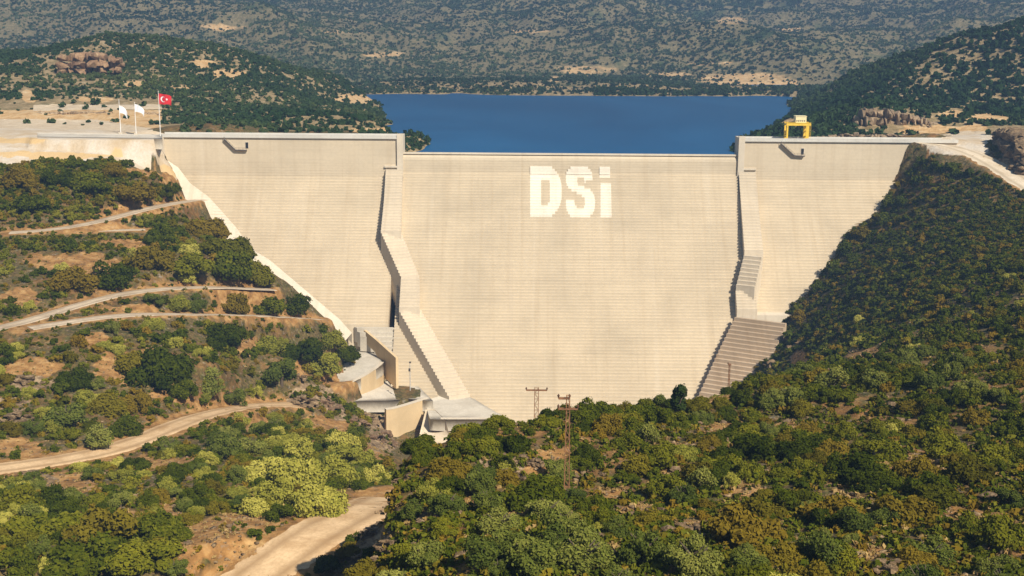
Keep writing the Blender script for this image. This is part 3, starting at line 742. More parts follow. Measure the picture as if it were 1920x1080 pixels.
BARE = [(180,500,60,22),(90,490,50,14),(215,690,45,32),(180,640,25,14),(60,690,60,16),(250,580,50,10),(40,560,30,20),(280,660,20,10),(460,650,40,14),(570,690,40,10),
        (490,500,28,14),(250,400,70,9),(240,455,50,10),(330,960,32,24),(230,975,45,14),(110,905,60,22),(330,740,45,14),(480,790,50,18),(620,800,50,20),(700,850,30,30),(560,830,10,6),
        (400,1010,60,40),(480,975,60,18),(200,1060,80,14),(300,870,60,14),(40,840,45,18),(470,1040,50,30),(350,1050,20,16),
        (1340,745,40,14),(1010,880,60,14),(1420,930,60,16),(1200,960,46,12),(1680,800,50,10),(1500,800,40,8),(980,960,40,10),(1100,1040,50,10),(1480,1040,46,14),(1860,980,50,14),(1580,930,40,12),(1280,840,50,9),(1390,920,45,16),(1360,800,70,10),(1720,870,60,18),(1830,900,40,12),(1500,680,26,22),(1620,665,34,16),(1050,850,50,14),(1070,880,30,26),(860,880,40,12),(880,935,40,10),
        (1630,1040,50,16),(1780,960,70,14),(1300,990,40,14),(1150,770,30,8),(800,970,40,16),(720,960,20,16),(1540,860,40,8),(1860,730,40,8),(1160,930,40,10),(700,1000,30,40),(1240,880,40,6),
        (310,335,20,14),(260,325,30,6),(1750,290,10,12),(1900,1050,40,20)]
YARD = [(-400,224),(180,226),(300,246),(306,252),(308,298),(338,320),(334,338),(312,322),(262,317),(214,302),(120,300),(0,312),(-400,318)]
YARD2 = [(60,196),(300,196),(305,204),(60,208)]
RYARD = [(1700,268),(1790,254),(1850,248),(1868,258),(1850,275),(1870,300),(1930,338),(1930,356),(1850,326),(1760,306),(1742,284),(1735,270)]
ROCKY = [(575,742,48,26),(650,770,50,26),(715,810,30,45),(945,868,45,30),(690,1020,45,50),(700,960,14,30),(20,770,40,30),(60,720,60,20),(1650,1070,60,20),(1300,1000,40,16),(60,900,40,30),(1450,660,36,40),(1420,700,26,20),(730,830,14,20)]
SANDBANK = [(50,266,60,8),(-60,264,90,10),(90,293,130,6),(228,291,28,6),(-80,296,90,8),(310,320,26,16)]
def ground_attrs(V):
    P = proj(V); yard = in_poly(P, YARD)*1.0
    for dx, dy in ((0, 0), (7, 0), (-7, 0), (0, 4), (0, -4)): yard = yard + .2*in_poly(P + np.array([dx, dy]), RYARD)*sstep(130.5, 134.5, V[:, 2])
    far = V[:, 1] > 515
    bare = ell_mask(P, BARE)
    # freshly cut earth along the tracks
    for nm, (C, w) in ROADS.items():
        for i in range(0, len(C), 3):
            d = np.hypot(V[:, 0]-C[i, 0], V[:, 1]-C[i, 1]); bare = np.maximum(bare, 0.62*(1-sstep(w*.5, w*.5+4.5, d)))
    left = (P[:, 0] < 760) & (V[:, 1] > 180)
    bare = bare + np.where(left, 0.24, -0.04)
    return {'bare': ('POINT', bare), 'pave': ('POINT', yard * far), 'rock': ('POINT', ell_mask(P, ROCKY)), 'sand': ('POINT', ell_mask(P, SANDBANK))}
ys_near = fan_rows(26, 640, 0.25, 0.0038)
g = fan('ground', ys_near, M['ground'], ground, attrs=ground_attrs); tag(g, kind='structure')

LB = [(665,186,42,9),(430,140,40,10),(180,188,40,6),(55,180,18,14),(340,165,30,5),(250,160,20,10),(380,120,30,8),(700,245,60,6),(450,245,60,4)]
def left_attrs(V):
    P = proj(V)
    return {'bare': ('POINT', np.maximum(ell_mask(P, LB), 0.75*in_poly(P, [(-400,206),(306,206),(306,246),(180,226),(-400,224)]))), 'pave': ('POINT', in_poly(P, YARD2) | in_poly(P, [(-400,222),(180,224),(306,244),(306,300),(-400,300)]))}
RB = [(1490,232,26,14),(1450,240,20,8),(1740,245,60,10),(1690,262,110,5),(1850,222,50,8),(1800,240,60,6),(1780,215,30,8)]
def right_attrs(V):
    P = proj(V)
    return {'bare': ('POINT', ell_mask(P, RB)), 'pave': ('POINT', in_poly(P, [(1700,268),(1800,246),(1880,246),(1960,275),(1960,360),(1740,290)]))}
def far_attrs(V):
    P = proj(V)
    E = [(720,102,50,8),(1100,130,70,10),(1040,150,14,8),(1090,140,40,5),(1250,140,60,7),(1330,120,60,6),(1400,150,120,16),(420,50,60,10),(640,60,50,6),(1370,40,40,12),(1480,55,30,8),(1000,60,60,6)]
    W = (V[:, 2] < WATER + 1.6) & (V[:, 2] > WATER-6) & (P[:, 0] > 1270) & (P[:, 0] < 1510)
    return {'bare': ('POINT', np.maximum(0.55*ell_mask(P, E), 0.9*W)), 'pave': ('POINT', 0.0*P[:, 0])}
ys_mid = fan_rows(638, 1330, 1.2, 0.0022)
spx = 35.0
hl = fan('hill', ys_mid, M['hill_left'], far_height, keep=lambda c: (c[:, 0] < -5 + (c[:, 1]-640)*0.05), attrs=left_attrs); tag(hl, kind='structure')
hr = fan('hill', ys_mid, M['hill_right'], far_height, keep=lambda c: (c[:, 0] >= -5 + (c[:, 1]-640)*0.05), attrs=right_attrs); tag(hr, kind='structure')
mt = fan('mountains', fan_rows(1326, 4400, 2.0, 0.0036), M['mountain'], far_height, attrs=far_attrs); tag(mt, kind='structure')
mb = MB(); mb.poly([(-900, YD+TOPW-.5, WATER), (900, YD+TOPW-.5, WATER), (900, 1700, WATER), (-900, 1700, WATER)])
lk = mb.build('lake_water', M['water']); tag(lk, kind='structure')

# ------------------------------------------------------------------ roads as ribbons on their levelled beds
def ribbon(name, C, width, mat, lift=0.12, edge=0.7, seed=0, shoulders=True):
    n = len(C); k = 9
    T = np.gradient(C[:, :2], axis=0); T /= np.linalg.norm(T, axis=1)[:, None]; N = np.stack([-T[:, 1], T[:, 0]], 1)
    s = np.arange(n)*2.0
    wl = width/2 + edge*fbm(s, s*0+3, 9, 3, seed); wr = width/2 + edge*fbm(s, s*0+50, 9, 3, seed+5)
    V = []; rut = []
    for j in range(k):
        u = j/(k-1)*2-1; off = np.where(u < 0, u*wl, u*wr)
        xy = C[:, :2] + N*off[:, None]
        z = C[:, 2] + lift - 0.30*(abs(u) > .95)
        V.append(np.column_stack([xy, z])); rut.append(np.full(n, 1.0 if abs(abs(u)-.5) < .1 else 0.0))
    V = np.stack(V, 1).reshape(-1, 3); rut = np.stack(rut, 1).ravel()
    i = np.arange(n-1)[:, None]*k + np.arange(k-1)[None]
    Q = np.stack([i, i+1, i+k+1, i+k], -1).reshape(-1, 4)
    o = quads_mesh(name, V, Q, mat, {'rut': ('POINT', rut)}, smooth=True); return tag(o, kind='structure')
for nm, key, mat in (('upper_track', 'upper_track', 'grey_track'), ('upper_track', 'upper_spur', 'grey_track'), ('middle_track', 'middle_track', 'grey_track'), ('lower_track', 'lower_track', 'grey_track'),
                     ('valley_road', 'valley_road', 'dirt_road'), ('access_road', 'access_road', 'dirt_road'), ('right_track', 'right_track', 'gravel')):
    C, w = ROADS[key]; ribbon(nm, C, w, M[mat], seed=hash(key) % 50 if False else len(key))

# ------------------------------------------------------------------ concrete plinth that follows the left toe of the dam
mb = MB()
for i in range(len(PLI)-1):
    a, b, c, d = PLI[i], PLI[i+1], PLO[i+1], PLO[i]; q = np.array([0, 0, 5.0])
    mb.poly([a, b, c, d]); mb.poly([d, c, c-q, d-q]); mb.poly([a-q, b-q, b, a])
mb.build('abutment_slab', M['pale'], dam)

# ------------------------------------------------------------------ works at the left toe: side stair, slabs, retaining walls
def fill_patch(name, top, bot, mat, z=None, n=14, m=6, zs=None, lift=0.0, parent=None, kind='structure', zfun=None, skirt=5.0):
    """surface between two lines of sight curves at one height, or on the face plane"""
    def rs(P, n):
        P = np.array(P, float); s = np.linspace(0, 1, len(P)); t = np.linspace(0, 1, n); return np.stack([np.interp(t, s, P[:, i]) for i in (0, 1)], 1)
    A = rs(top, n); B = rs(bot, n); V = []
    for j in range(m):
        for i in range(n):
            q = A[i] + (B[i]-A[i])*j/(m-1)
            p = at_z(q[0], q[1], z if zfun is None else zfun(i/(n-1), j/(m-1)))
            V.append(p + np.array([0, 0, lift]))
    i = np.arange(m-1)[:, None]*n + np.arange(n-1)[None]
    Q = np.stack([i, i+1, i+n+1, i+n], -1).reshape(-1, 4)
    if skirt:
        V = [tuple(v) for v in V]; Q = [tuple(q) for q in Q]; loop = list(range(n)) + [j*n+n-1 for j in range(1, m)] + [(m-1)*n+i for i in range(n-2, -1, -1)] + [j*n for j in range(m-2, 0, -1)]
        k0 = len(V); V += [(V[i][0], V[i][1], V[i][2]-skirt) for i in loop]; L_ = len(loop)
        Q += [(loop[i], loop[(i+1) % L_], k0+(i+1) % L_, k0+i) for i in range(L_)]
    o = quads_mesh(name, np.array(V), np.array(Q), mat, None, parent=parent)
    if parent is None: tag(o, kind=kind)
    return o
def ret_wall(name, top_line, z, height, thick, mat, label, cat='retaining wall', cap=True, n=16, zt=None):
    P = np.array(top_line, float); s = np.linspace(0, 1, len(P)); t = np.linspace(0, 1, n)
    P = np.stack([np.interp(t, s, P[:, i]) for i in (0, 1)], 1)
    zz = np.linspace(z, zt if zt is not None else z, n)
    W = np.array([at_z(a, b, q) for (a, b), q in zip(P, zz)])
    T = np.gradient(W[:, :2], axis=0); T /= np.linalg.norm(T, axis=1)[:, None]; N = np.stack([-T[:, 1], T[:, 0]], 1)
    if (N[:, 1].mean() < 0): N = -N
    h = np.interp(t, np.linspace(0, 1, len(height)), height) if isinstance(height, (list, tuple)) else np.full(n, height)
    mb = MB()
    for i in range(n-1):
        a, b = W[i], W[i+1]; a2 = np.r_[W[i, :2]+N[i]*thick, 0]; b2 = np.r_[W[i+1, :2]+N[i+1]*thick, 0]
        mb.prism([a[:2], b[:2], b2[:2], a2[:2]], [zz[i]-h[i], zz[i+1]-h[i+1], zz[i+1]-h[i+1], zz[i]-h[i]], [zz[i], zz[i+1], zz[i+1], zz[i]])
    e = empty(name, (0, 0, 0)); tag(e, label, cat)
    mb.build('wall_body', mat, e)
    if cap:
        mb = MB()
        for i in range(n-1):
            a = W[i, :2]-N[i]*.12; b = W[i+1, :2]-N[i+1]*.12; a2 = W[i, :2]+N[i]*(thick+.1); b2 = W[i+1, :2]+N[i+1]*(thick+.1)
            mb.prism([a, b, b2, a2], [zz[i]+.004, zz[i+1]+.004, zz[i+1]+.004, zz[i]+.004], [zz[i]+.35, zz[i+1]+.35, zz[i+1]+.35, zz[i]+.35])
        mb.build('coping', M['pale'], e)
    return e
# stepped channel on the lower slope of the left wing, outside the training wall
ZS_CH = ZS_WING + 1.0
CH_L = [(664,613),(676,632),(702,640),(741,676),(748,716),(772,742),(800,768)]
CH_R = [(757,613),(757,634),(786,672),(812,706),(836,742),(850,762)]
def channel():
    L = [on_face(a, b, ZS_CH) for a, b in CH_L]; Rr = [on_face(a, b, ZS_CH) for a, b in CH_R]
    zt = L[0][2]; zb = L[-1][2]; n = int((zt-zb)/1.8); mb = MB(); zz = np.linspace(zt, zb, n+1)
    X = lambda P, z: np.interp(-z, [-p[2] for p in P], [p[0] for p in P])
    for i in range(n):
        y0, y1 = face_y(zz[i], ZS_CH), face_y(zz[i+1], ZS_CH)
        mb.prism([(X(L, zz[i]), y0), (X(Rr, zz[i]), y0), (X(Rr, zz[i+1]), y1), (X(L, zz[i+1]), y1)], zz[i]-7, zz[i])
    o = mb.build('side_channel', M['slab']); tag(o, 'grey stepped side channel falling beside the shaded outer face of the left training wall', 'stair')
channel()
def edge_wall(name, line, zs, height, thick, mat, label):
    W = [at_y(a, b, y) for a, b, y in line]; mb = MB()
    for i in range(len(W)-1):
        a, b = W[i], W[i+1]; d = np.array([b[1]-a[1], a[0]-b[0]]); d = -d/np.linalg.norm(d)*thick
        if d[0] < 0: d = -d
        mb.prism([a[:2], b[:2], b[:2]+d, a[:2]+d], [a[2]-height[i], b[2]-height[i+1], b[2]-height[i+1], a[2]-height[i]], [a[2], b[2], b[2], a[2]])
    o = mb.build(name, mat); tag(o, label, 'wall')
edge_wall('side_wall', [(681,618,545),(703,636,536),(722,653,527),(742,671,518)], ZS_CH+1.2, [5.5, 6.0, 14.0, 14.0], 1.2, M['wall'], 'short dark shaded wall leading down beside the stepped side channel')
# terrace road, first curved wall, second terrace, big concave wall
fill_patch('terrace_road', [(646,630),(660,645),(684,656),(704,664),(719,681)], [(628,722),(634,728),(642,727),(668,714),(717,684)], M['slab'], z=43.5, lift=0.05)
ret_wall('retaining_wall', [(634,730),(660,718),(690,702),(712,687),(719,680)], 43.4, [4, 6.5, 9.5, 11, 11], 1.4, M['wall'], 'upper curved cream retaining wall under the grey terrace road', 'retaining wall')
fill_patch('terrace_road', [(646,744),(690,728),(719,716),(748,712),(784,724)], [(648,754),(690,752),(726,752),(764,748),(812,752)], M['slab'], lift=0.05, zfun=lambda u, v: 37.5-5.0*min(1, u*1.6))
ret_wall('retaining_wall', [(724,769),(742,766),(766,759),(788,752),(804,747)], 32.4, [12, 16, 17, 15, 10], 1.6, M['wall'], 'tall concave cream retaining wall, lowest beside the pale ramp', 'retaining wall')
fill_patch('apron_slab', [(796,752),(838,738),(882,744),(918,766),(950,784)], [(806,786),(830,787),(870,787),(910,787),(950,787)], M['slab'], z=29.0, lift=0.05)
ret_wall('retaining_wall', [(826,786),(870,786),(950,786)], 29.0, 10.0, 1.2, M['wall'], 'low straight cream wall along the front of the grey apron slab', 'retaining wall', n=6)
fill_patch('ramp', [(798,768),(815,768),(834,786)], [(780,842),(812,842),(850,838)], M['gravel'], lift=0.05, zfun=lambda u, v: 29.2 - 11*v)
# crest road beyond the dam's left end, grey slab at the yard edge
fill_patch('crest_road_slab', [(70,249),(190,250.5),(304,252)], [(70,257),(190,258.5),(304,260)], M['slab'], z=137.9, lift=0.0, parent=None)
# slab road on the right platform, on the crest road's end and the sandy yard strip
# ------------------------------------------------------------------ lattice power poles
def lattice_pole(px, base_py, top_py, Y, arms, width, label, w_top=0.55, w_bot=0.9, mat='rust', base_z=None):
    b = at_y(px, base_py, Y); top = at_y(px, top_py, Y)
    z0 = float(ground(b[0], Y)) - .3; H = top[2]-z0
    e = empty('power_pole', (b[0], Y, z0)); tag(e, label, 'power pole')
    mb = MB()
    def corner(sx, sy, t):
        w = w_bot + (w_top-w_bot)*t; return (sx*w/2, sy*w/2*.8, H*t)
    for sx in (-1, 1):
        for sy in (-1, 1): mb.bar(corner(sx, sy, 0), corner(sx, sy, 1), 0.11)
    mb.build('tower_legs' if False else 'mast', M[mat], e)
    mb = MB(); n = max(6, int(H/1.15))
    for i in range(n):
        t0, t1 = i/n, (i+1)/n
        for sy in (-1, 1):
            s = 1 if i % 2 else -1
            mb.bar(corner(-s, sy, t0), corner(s, sy, t1), 0.05); mb.bar(corner(-1, sy, t1), corner(1, sy, t1), 0.05)
        for sx in (-1, 1): mb.bar(corner(sx, -1, t0), corner(sx, 1, t1), 0.045)
    mb.build('bracing', M[mat], e)
    for dz, xa, xb in arms:
        mb = MB(); mb.bar((xa, -.25, H-dz), (xb, -.25, H-dz), 0.15, 0.18); mb.bar((xa, .25, H-dz), (xb, .25, H-dz), 0.12, 0.15)
        for x in np.linspace(xa, xb, 6): mb.bar((x, -.25, H-dz), (x, .25, H-dz), .06)
        arm = mb.build('crossarm', M[mat], e)
        for x in ((xa, xb) if xa*xb < 0 and abs(xa) > 1 else (xa,)):
            mi = MB(); mi.tube([(x, 0, H-dz+.05), (x, 0, H-dz+.25), (x, 0, H-dz+.28), (x, 0, H-dz+.45), (x, 0, H-dz+.48), (x, 0, H-dz+.62)], [.10, .10, .17, .17, .10, .06], 8)
            mi.build('insulator', M['glass_insulator'], arm)
    return e
lattice_pole(1005, 826, 727, 232, [(0.5, -2.05, 2.05)], 1, 'rusty lattice power pole with a single wide crossarm, standing behind the ridge', 0.75, 0.85)
lattice_pole(1062, 940, 741, 163, [(0.45, -1.35, 0.2), (1.95, -1.35, 1.35)], 1, 'tall rusty lattice power pole with two crossarms of unequal length', 0.42, 0.75)
p = on_face(1366, 716, ZS_WALL)
lattice_pole(1366, 728, 682, 300, [(0.2, -.4, .4)], 1, 'thin red lattice mast in front of the broad stepped buttress', 0.3, 0.4)

def lamp_post():
    b = at_z(769, 724, 40.0); e = empty('lamp_post', tuple(b)); tag(e, 'slender grey post with two small boxes on the stepped side channel', 'post')
    mb = MB(); mb.tube([(0, 0, -2), (0, 0, 10.2)], [.22, .14], 8); mb.build('post', M['grey_steel'], e)
    mb = MB(); mb.box(-.35, -.35, 10.2, .5, .35, 10.75); mb.build('lamp_head', M['dark_steel'], e)
    mb = MB(); mb.box(-.6, -.42, 6.6, .22, -.1, 7.9); mb.build('control_box', M['dark_steel'], e)
lamp_post()

# ------------------------------------------------------------------ flags
def flag_mesh(w, h, droop, seed, nx=26, ny=18):
    V = []; 
    for j in range(ny+1):
        for i in range(nx+1):
            u, v = i/nx, j/ny
            x = w*u*(1-.10*droop*u); z = -h*v - droop*h*.75*u*u*(1-.25*v) - .10*h*math.sin(u*6+seed)*u*(.5+v*.5)
            y = .16*w*math.sin(u*7.5+v*1.6+seed)*u
            V.append((x, y, z))
    i = np.arange(ny)[:, None]*(nx+1) + np.arange(nx)[None]
    Q = np.stack([i, i+1, i+nx+2, i+nx+1], -1).reshape(-1, 4)
    return V, Q
def flagpole(px, base_py, top_py, flag, label, Y=None, z=None):
    b = at_y(px, base_py, Y); t = at_y(px, top_py, Y); H = t[2]-b[2]
    zg = float(ground(b[0], Y)); b[2] = zg; H = t[2]-zg
    e = empty('flagpole', tuple(b)); tag(e, label, 'flagpole', 'flagpoles beside the left end of the dam')
    mb = MB(); mb.tube([(0, 0, 0.8), (0, 0, H*.5), (0, 0, H)], [.22, .18, .11], 10); mb.build('pole', M['white_steel'], e)
    mb = MB(); mb.box(-.8, -.8, -.4, .8, .8, .8); mb.build('base', M['pale'], e)
    mb = MB(); mb.tube([(0, 0, H), (0, 0, H+.12), (0, 0, H+.3), (0, 0, H+.42)], [.1, .2, .2, .05], 8); mb.build('finial', M['white_steel'], e)
    w, h, droop, dz, mat, seed = flag
    V, Q = flag_mesh(w, h, droop, seed)
    fo = quads_mesh('flag', np.array(V), Q, M[mat], None, smooth=True, parent=e); fo.location = (.15, 0, H-dz)
    if mat == 'red_cloth':
        # white crescent and star, cut into the cloth's own surface a few mm proud of both faces
        Vn = np.array(V).reshape(19, 27, 3)
        def on_cloth(a, b_, side):
            u = np.clip(a/w, 0, 1)*26; v = np.clip(b_/h, 0, 1)*18; i0 = int(min(u, 25)); j0 = int(min(v, 17)); fu, fv = u-i0, v-j0
            q = (Vn[j0, i0]*(1-fu)+Vn[j0, i0+1]*fu)*(1-fv)+(Vn[j0+1, i0]*(1-fu)+Vn[j0+1, i0+1]*fu)*fv
            return q + np.array([0, -.03*side, 0])
        for side in (1, -1):
            mb = MB(); cx, cy_ = w*.36, h*.5; r = h*.27; r2 = r*.8; off = r*.30
            A = np.linspace(R(38), R(322), 40)
            outer = [(cx + r*math.cos(a), cy_ + r*math.sin(a)) for a in A]
            a2 = np.linspace(math.atan2(outer[0][1]-cy_, outer[0][0]-cx-off), 2*math.pi+math.atan2(outer[-1][1]-cy_, outer[-1][0]-cx-off), 40)
            inner = [(cx+off+r2*math.cos(a), cy_+r2*math.sin(a)) for a in a2]
            for i in range(39): mb.poly([on_cloth(*outer[i], side), on_cloth(*outer[i+1], side), on_cloth(*inner[i+1], side), on_cloth(*inner[i], side)])
            sx, sy, sr = w*.36+h*.34, h*.5, h*.145
            pts = [(sx + (sr if k % 2 == 0 else sr*.40)*math.cos(math.pi+k*math.pi/5), sy + (sr if k % 2 == 0 else sr*.40)*math.sin(math.pi+k*math.pi/5)) for k in range(10)]
            for k in range(10): mb.poly([on_cloth(sx, sy, side), on_cloth(*pts[k], side), on_cloth(*pts[(k+1) % 10], side)])
            em = mb.build('emblem', M['white_cloth'], fo)
    return e
flagpole(304, 314, 172, (5.9, 4.9, .35, .9, 'red_cloth', .4), 'tall white flagpole flying a red flag with white crescent and star', Y=588)
flagpole(257, 282, 193, (4.8, 3.6, 1.1, .6, 'white_cloth', 1.2), 'white flagpole with a drooping white flag, beside the red flag', Y=596)
flagpole(227.5, 268, 188, (4.3, 3.6, 1.3, 2.6, 'white_cloth', 2.6), 'white flagpole with a drooping white flag, the one furthest from the red flag', Y=601)

# ------------------------------------------------------------------ yellow gantry crane on the right crest
def gantry():
    Y = YD + 4.5
    a = at_y(1471, 268, Y); b = at_y(1514, 268, Y); zt = at_y(1490, 234, Y)[2]
    x0, x1 = a[0], b[0]; w = x1-x0; z0 = Z_TOP-.95; H = zt-z0
    e = empty('gantry_crane', (x0, Y, z0)); tag(e, 'yellow gantry crane with a hoist cabin, standing on the right crest of the dam', 'crane')
    for x, ww in ((.45, .8), (w-1.0, 1.5)):
        for y in (-2.6, 2.6):
            mb = MB(); mb.box(x-ww/2, y-.4, .6, x+ww/2, y+.4, H-.2); mb.box(x-ww/2-.2, y-.7, .0, x+ww/2+.2, y+.7, .6); mb.build('leg', M['yellow'], e)
        mb = MB(); mb.box(x-.3, -2.2, 1.2, x+.3, 2.2, 1.9); mb.box(x-.25, -2.2, H*.55, x+.25, 2.2, H*.55+.4); mb.build('sill_beam', M['yellow'], e)
    for y in (-2.6, 2.6):
        mb = MB(); mb.box(-.2, y-.45, H-.2, w+.5, y+.45, H+1.1); mb.box(-.25, y-.6, H+1.1, w+.55, y+.6, H+1.25); mb.build('girder', M['yellow'], e)
    mb = MB(); mb.box(-.2, -2.1, H-.1, .5, 2.1, H+.8); mb.box(w-.6, -2.1, H-.1, w+.3, 2.1, H+.8); mb.build('end_tie', M['yellow'], e)
    c = MB(); cx = w*.62
    c.box(cx-2.6, -2.4, H+1.27, cx+2.6, 2.4, H+4.2); c.box(cx-2.8, -2.6, H+4.2, cx+2.8, 2.6, H+4.45); ho = c.build('hoist_cabin', M['pale_yellow'], e)
    mb = MB()
    for i in range(5): mb.box(cx-2.3+i*.95, -2.43, H+1.7, cx-2.3+i*.95+.5, -2.41, H+2.5)
    mb.build('louvre', M['dark_steel'], ho)
    mb = MB(); mb.box(cx-.5, -.5, H-1.4, cx+.5, .5, H-.2); mb.tube([(cx, 0, H-1.4), (cx, 0, H-2.8)], .08, 6); mb.build('hook_block', M['dark_steel'], e)
    mb = MB(); 
    for k in range(9): mb.bar((w+.1, -2.9, .8+k*.95), (w+.6, -2.9, .8+k*.95), .07)
    mb.bar((w+.1, -2.95, .3), (w+.1, -2.95, H+.6), .09); mb.bar((w+.6, -2.95, .3), (w+.6, -2.95, H+.6), .09); mb.build('ladder', M['yellow'], e)
gantry()
# ------------------------------------------------------------------ plants
def crown_arrays(rng, n, leaf, h=1.0, lobes=9, flat=0.6, up=0.35, spread=0.62, elong=1.5, lo=0.12, gap=0.0):
    """leaf quads gathered in lobes; unit radius, base at z=0, height h"""
    L = []
    for i in range(lobes):
        a = rng.uniform(0, 2*math.pi); r = spread*math.sqrt(rng.uniform(0.02, 1)); 
        top = h*(1 - 0.50*(r/spread)**2)
        z = rng.uniform(lo + .10, 1.0)*top*0.86; L.append((r*math.cos(a), r*math.sin(a), z, rng.uniform(.17, .40)*(1.10-.25*r)))
    L = np.array(L); wts = L[:, 3]**2; idx = rng.choice(lobes, n, p=wts/wts.sum())
    d = rng.normal(size=(n, 3)); d[:, 2] += up; d /= np.linalg.norm(d, axis=1)[:, None]
    rad = L[idx, 3]*(0.50 + 0.52*rng.random(n)**0.6)*np.where(rng.random(n) < .16, rng.uniform(1.1, 1.45, n), 1)
    P = L[idx, :3] + d*rad[:, None]*np.array([1, 1, flat+.25]); P[:, 2] = np.clip(P[:, 2], 0.02, None)
    nrm = d + 0.55*rng.normal(size=(n, 3)); nrm /= np.linalg.norm(nrm, axis=1)[:, None]
    t = np.cross(nrm, rng.normal(size=(n, 3))); t /= np.linalg.norm(t, axis=1)[:, None]; b = np.cross(nrm, t)
    s = leaf*(0.6 + 0.9*rng.random(n))
    tx = t*(s*elong)[:, None]*.5; bx = b*s[:, None]*.5
    V = np.stack([P-tx*.9-bx*.35, P+tx*.1-bx, P+tx, P-tx*.2+bx], 1)      # kite shaped leaf sprays
    lob = rng.random(lobes)[idx]; leafv = np.clip(.5 + .32*(lob-.5)*2*.6 + .5*(rng.random(n)-.5) + .12*(P[:, 2]/h-.5), 0, 1)
    return V, leafv
KINDS_P = {  # leaf count near, leaf size (of radius), height, lobes, spread, flat
    'oak':   dict(n=8000, leaf=.072, h=1.15, lobes=19, spread=.76, flat=.62),
    'olive': dict(n=7200, leaf=.063, h=1.45, lobes=16, spread=.68, flat=.60, lo=.28),
    'broom': dict(n=7200, leaf=.064, h=1.25, lobes=18, spread=.72, flat=.62),
    'pine':  dict(n=1800, leaf=.17, h=3.0, lobes=14, spread=.45, flat=.9),
}
def trunk_mb(rng, h, kind):
    mb = MB(); hh = h*.55
    for k in range(2 if kind == 'olive' else 1):
        a = rng.uniform(0, 6.28); lean = .10*h
        P = [(.04*k, 0, -.25), (.03*math.cos(a), .03*math.sin(a), hh*.35), (lean*math.cos(a), lean*math.sin(a), hh*.8)]
        mb.tube(P, [.085, .06, .045], 7)
        for j in range(3):
            b = rng.uniform(0, 6.28); q = P[2]
            mb.tube([q, (q[0]+.2*math.cos(b), q[1]+.2*math.sin(b), q[2]+.22*h*.6), (q[0]+.42*math.cos(b), q[1]+.42*math.sin(b), q[2]+.30*h)], [.04, .028, .012], 5)
    return mb
def bush_mesh(kind, seed, scale_n=1.0):
    rng = np.random.default_rng(seed); k = dict(KINDS_P[kind]); n = int(k.pop('n')*scale_n)
    V, lf = crown_arrays(rng, n, k.pop('leaf')*1.1 if scale_n < 1 else k.pop('leaf'), **k)
    me = bpy.data.meshes.new(kind + '_crown'); Vf = np.ascontiguousarray(V.reshape(-1, 3), np.float32)
    me.vertices.add(len(Vf)); me.vertices.foreach_set('co', Vf.ravel())
    Q = np.arange(len(Vf), dtype=np.int32); me.loops.add(len(Q)); me.loops.foreach_set('vertex_index', Q)
    me.polygons.add(n); me.polygons.foreach_set('loop_start', np.arange(0, 4*n, 4, dtype=np.int32))
    a = me.attributes.new('leaf', 'FLOAT', 'POINT'); a.data.foreach_set('value', np.repeat(lf, 4).astype(np.float32))
    me.update(calc_edges=True); return me
CROWNS = {k: [bush_mesh(k, 100*i+7+len(k), (1, .9, .45, 1, .75, .5)[i]) for i in range(6)] for k in KINDS_P}
for k, ms in CROWNS.items():
    for me in ms: me.materials.append(M[k])
TRUNKS = {}
for k in ('olive', 'pine'):
    rng = np.random.default_rng(5+len(k)); TRUNKS[k] = []
    for i in range(4):
        me = trunk_mb(rng, KINDS_P[k]['h'], k).mesh(k + '_trunk'); me.materials.append(M['bark']); TRUNKS[k].append(me)

def visible(P):
    """which points a straight line from the camera reaches over the bare ground"""
    P = np.asarray(P, float); T = np.linspace(0.12, 0.985, 160); ok = np.ones(len(P), bool)
    for t in T:
        q = CAM + (P - CAM)*t; ok &= ground(q[:, 0], q[:, 1]) < q[:, 2] + .15
    return ok
def off_roads(x, y, r):
    ok = np.ones(len(x), bool)
    for nm, (C, w) in ROADS.items():
        d = np.min(np.hypot(x[:, None]-C[None, ::2, 0], y[:, None]-C[None, ::2, 1]), 1); ok &= d > w/2 + .55*r + .3
    return ok
TOE_WORKS = [(640,610),(690,606),(760,606),(960,780),(960,800),(850,812),(840,840),(775,842),(735,838),(722,770),(640,752),(618,724),(672,676)]
PLINTH_POLY = [(a+10, b-6) for a, b in GROIN] + [(a-6, b+3) for a, b in PL_OUT[::-1]]
NO_PLANT = [YARD, RYARD, TOE_WORKS, PLINTH_POLY]
def wing_face_mask(x, y, z): return y > YD - SL*np.maximum(0, ZS_WING - z) - np.where(x > 60, .6, 3.5)

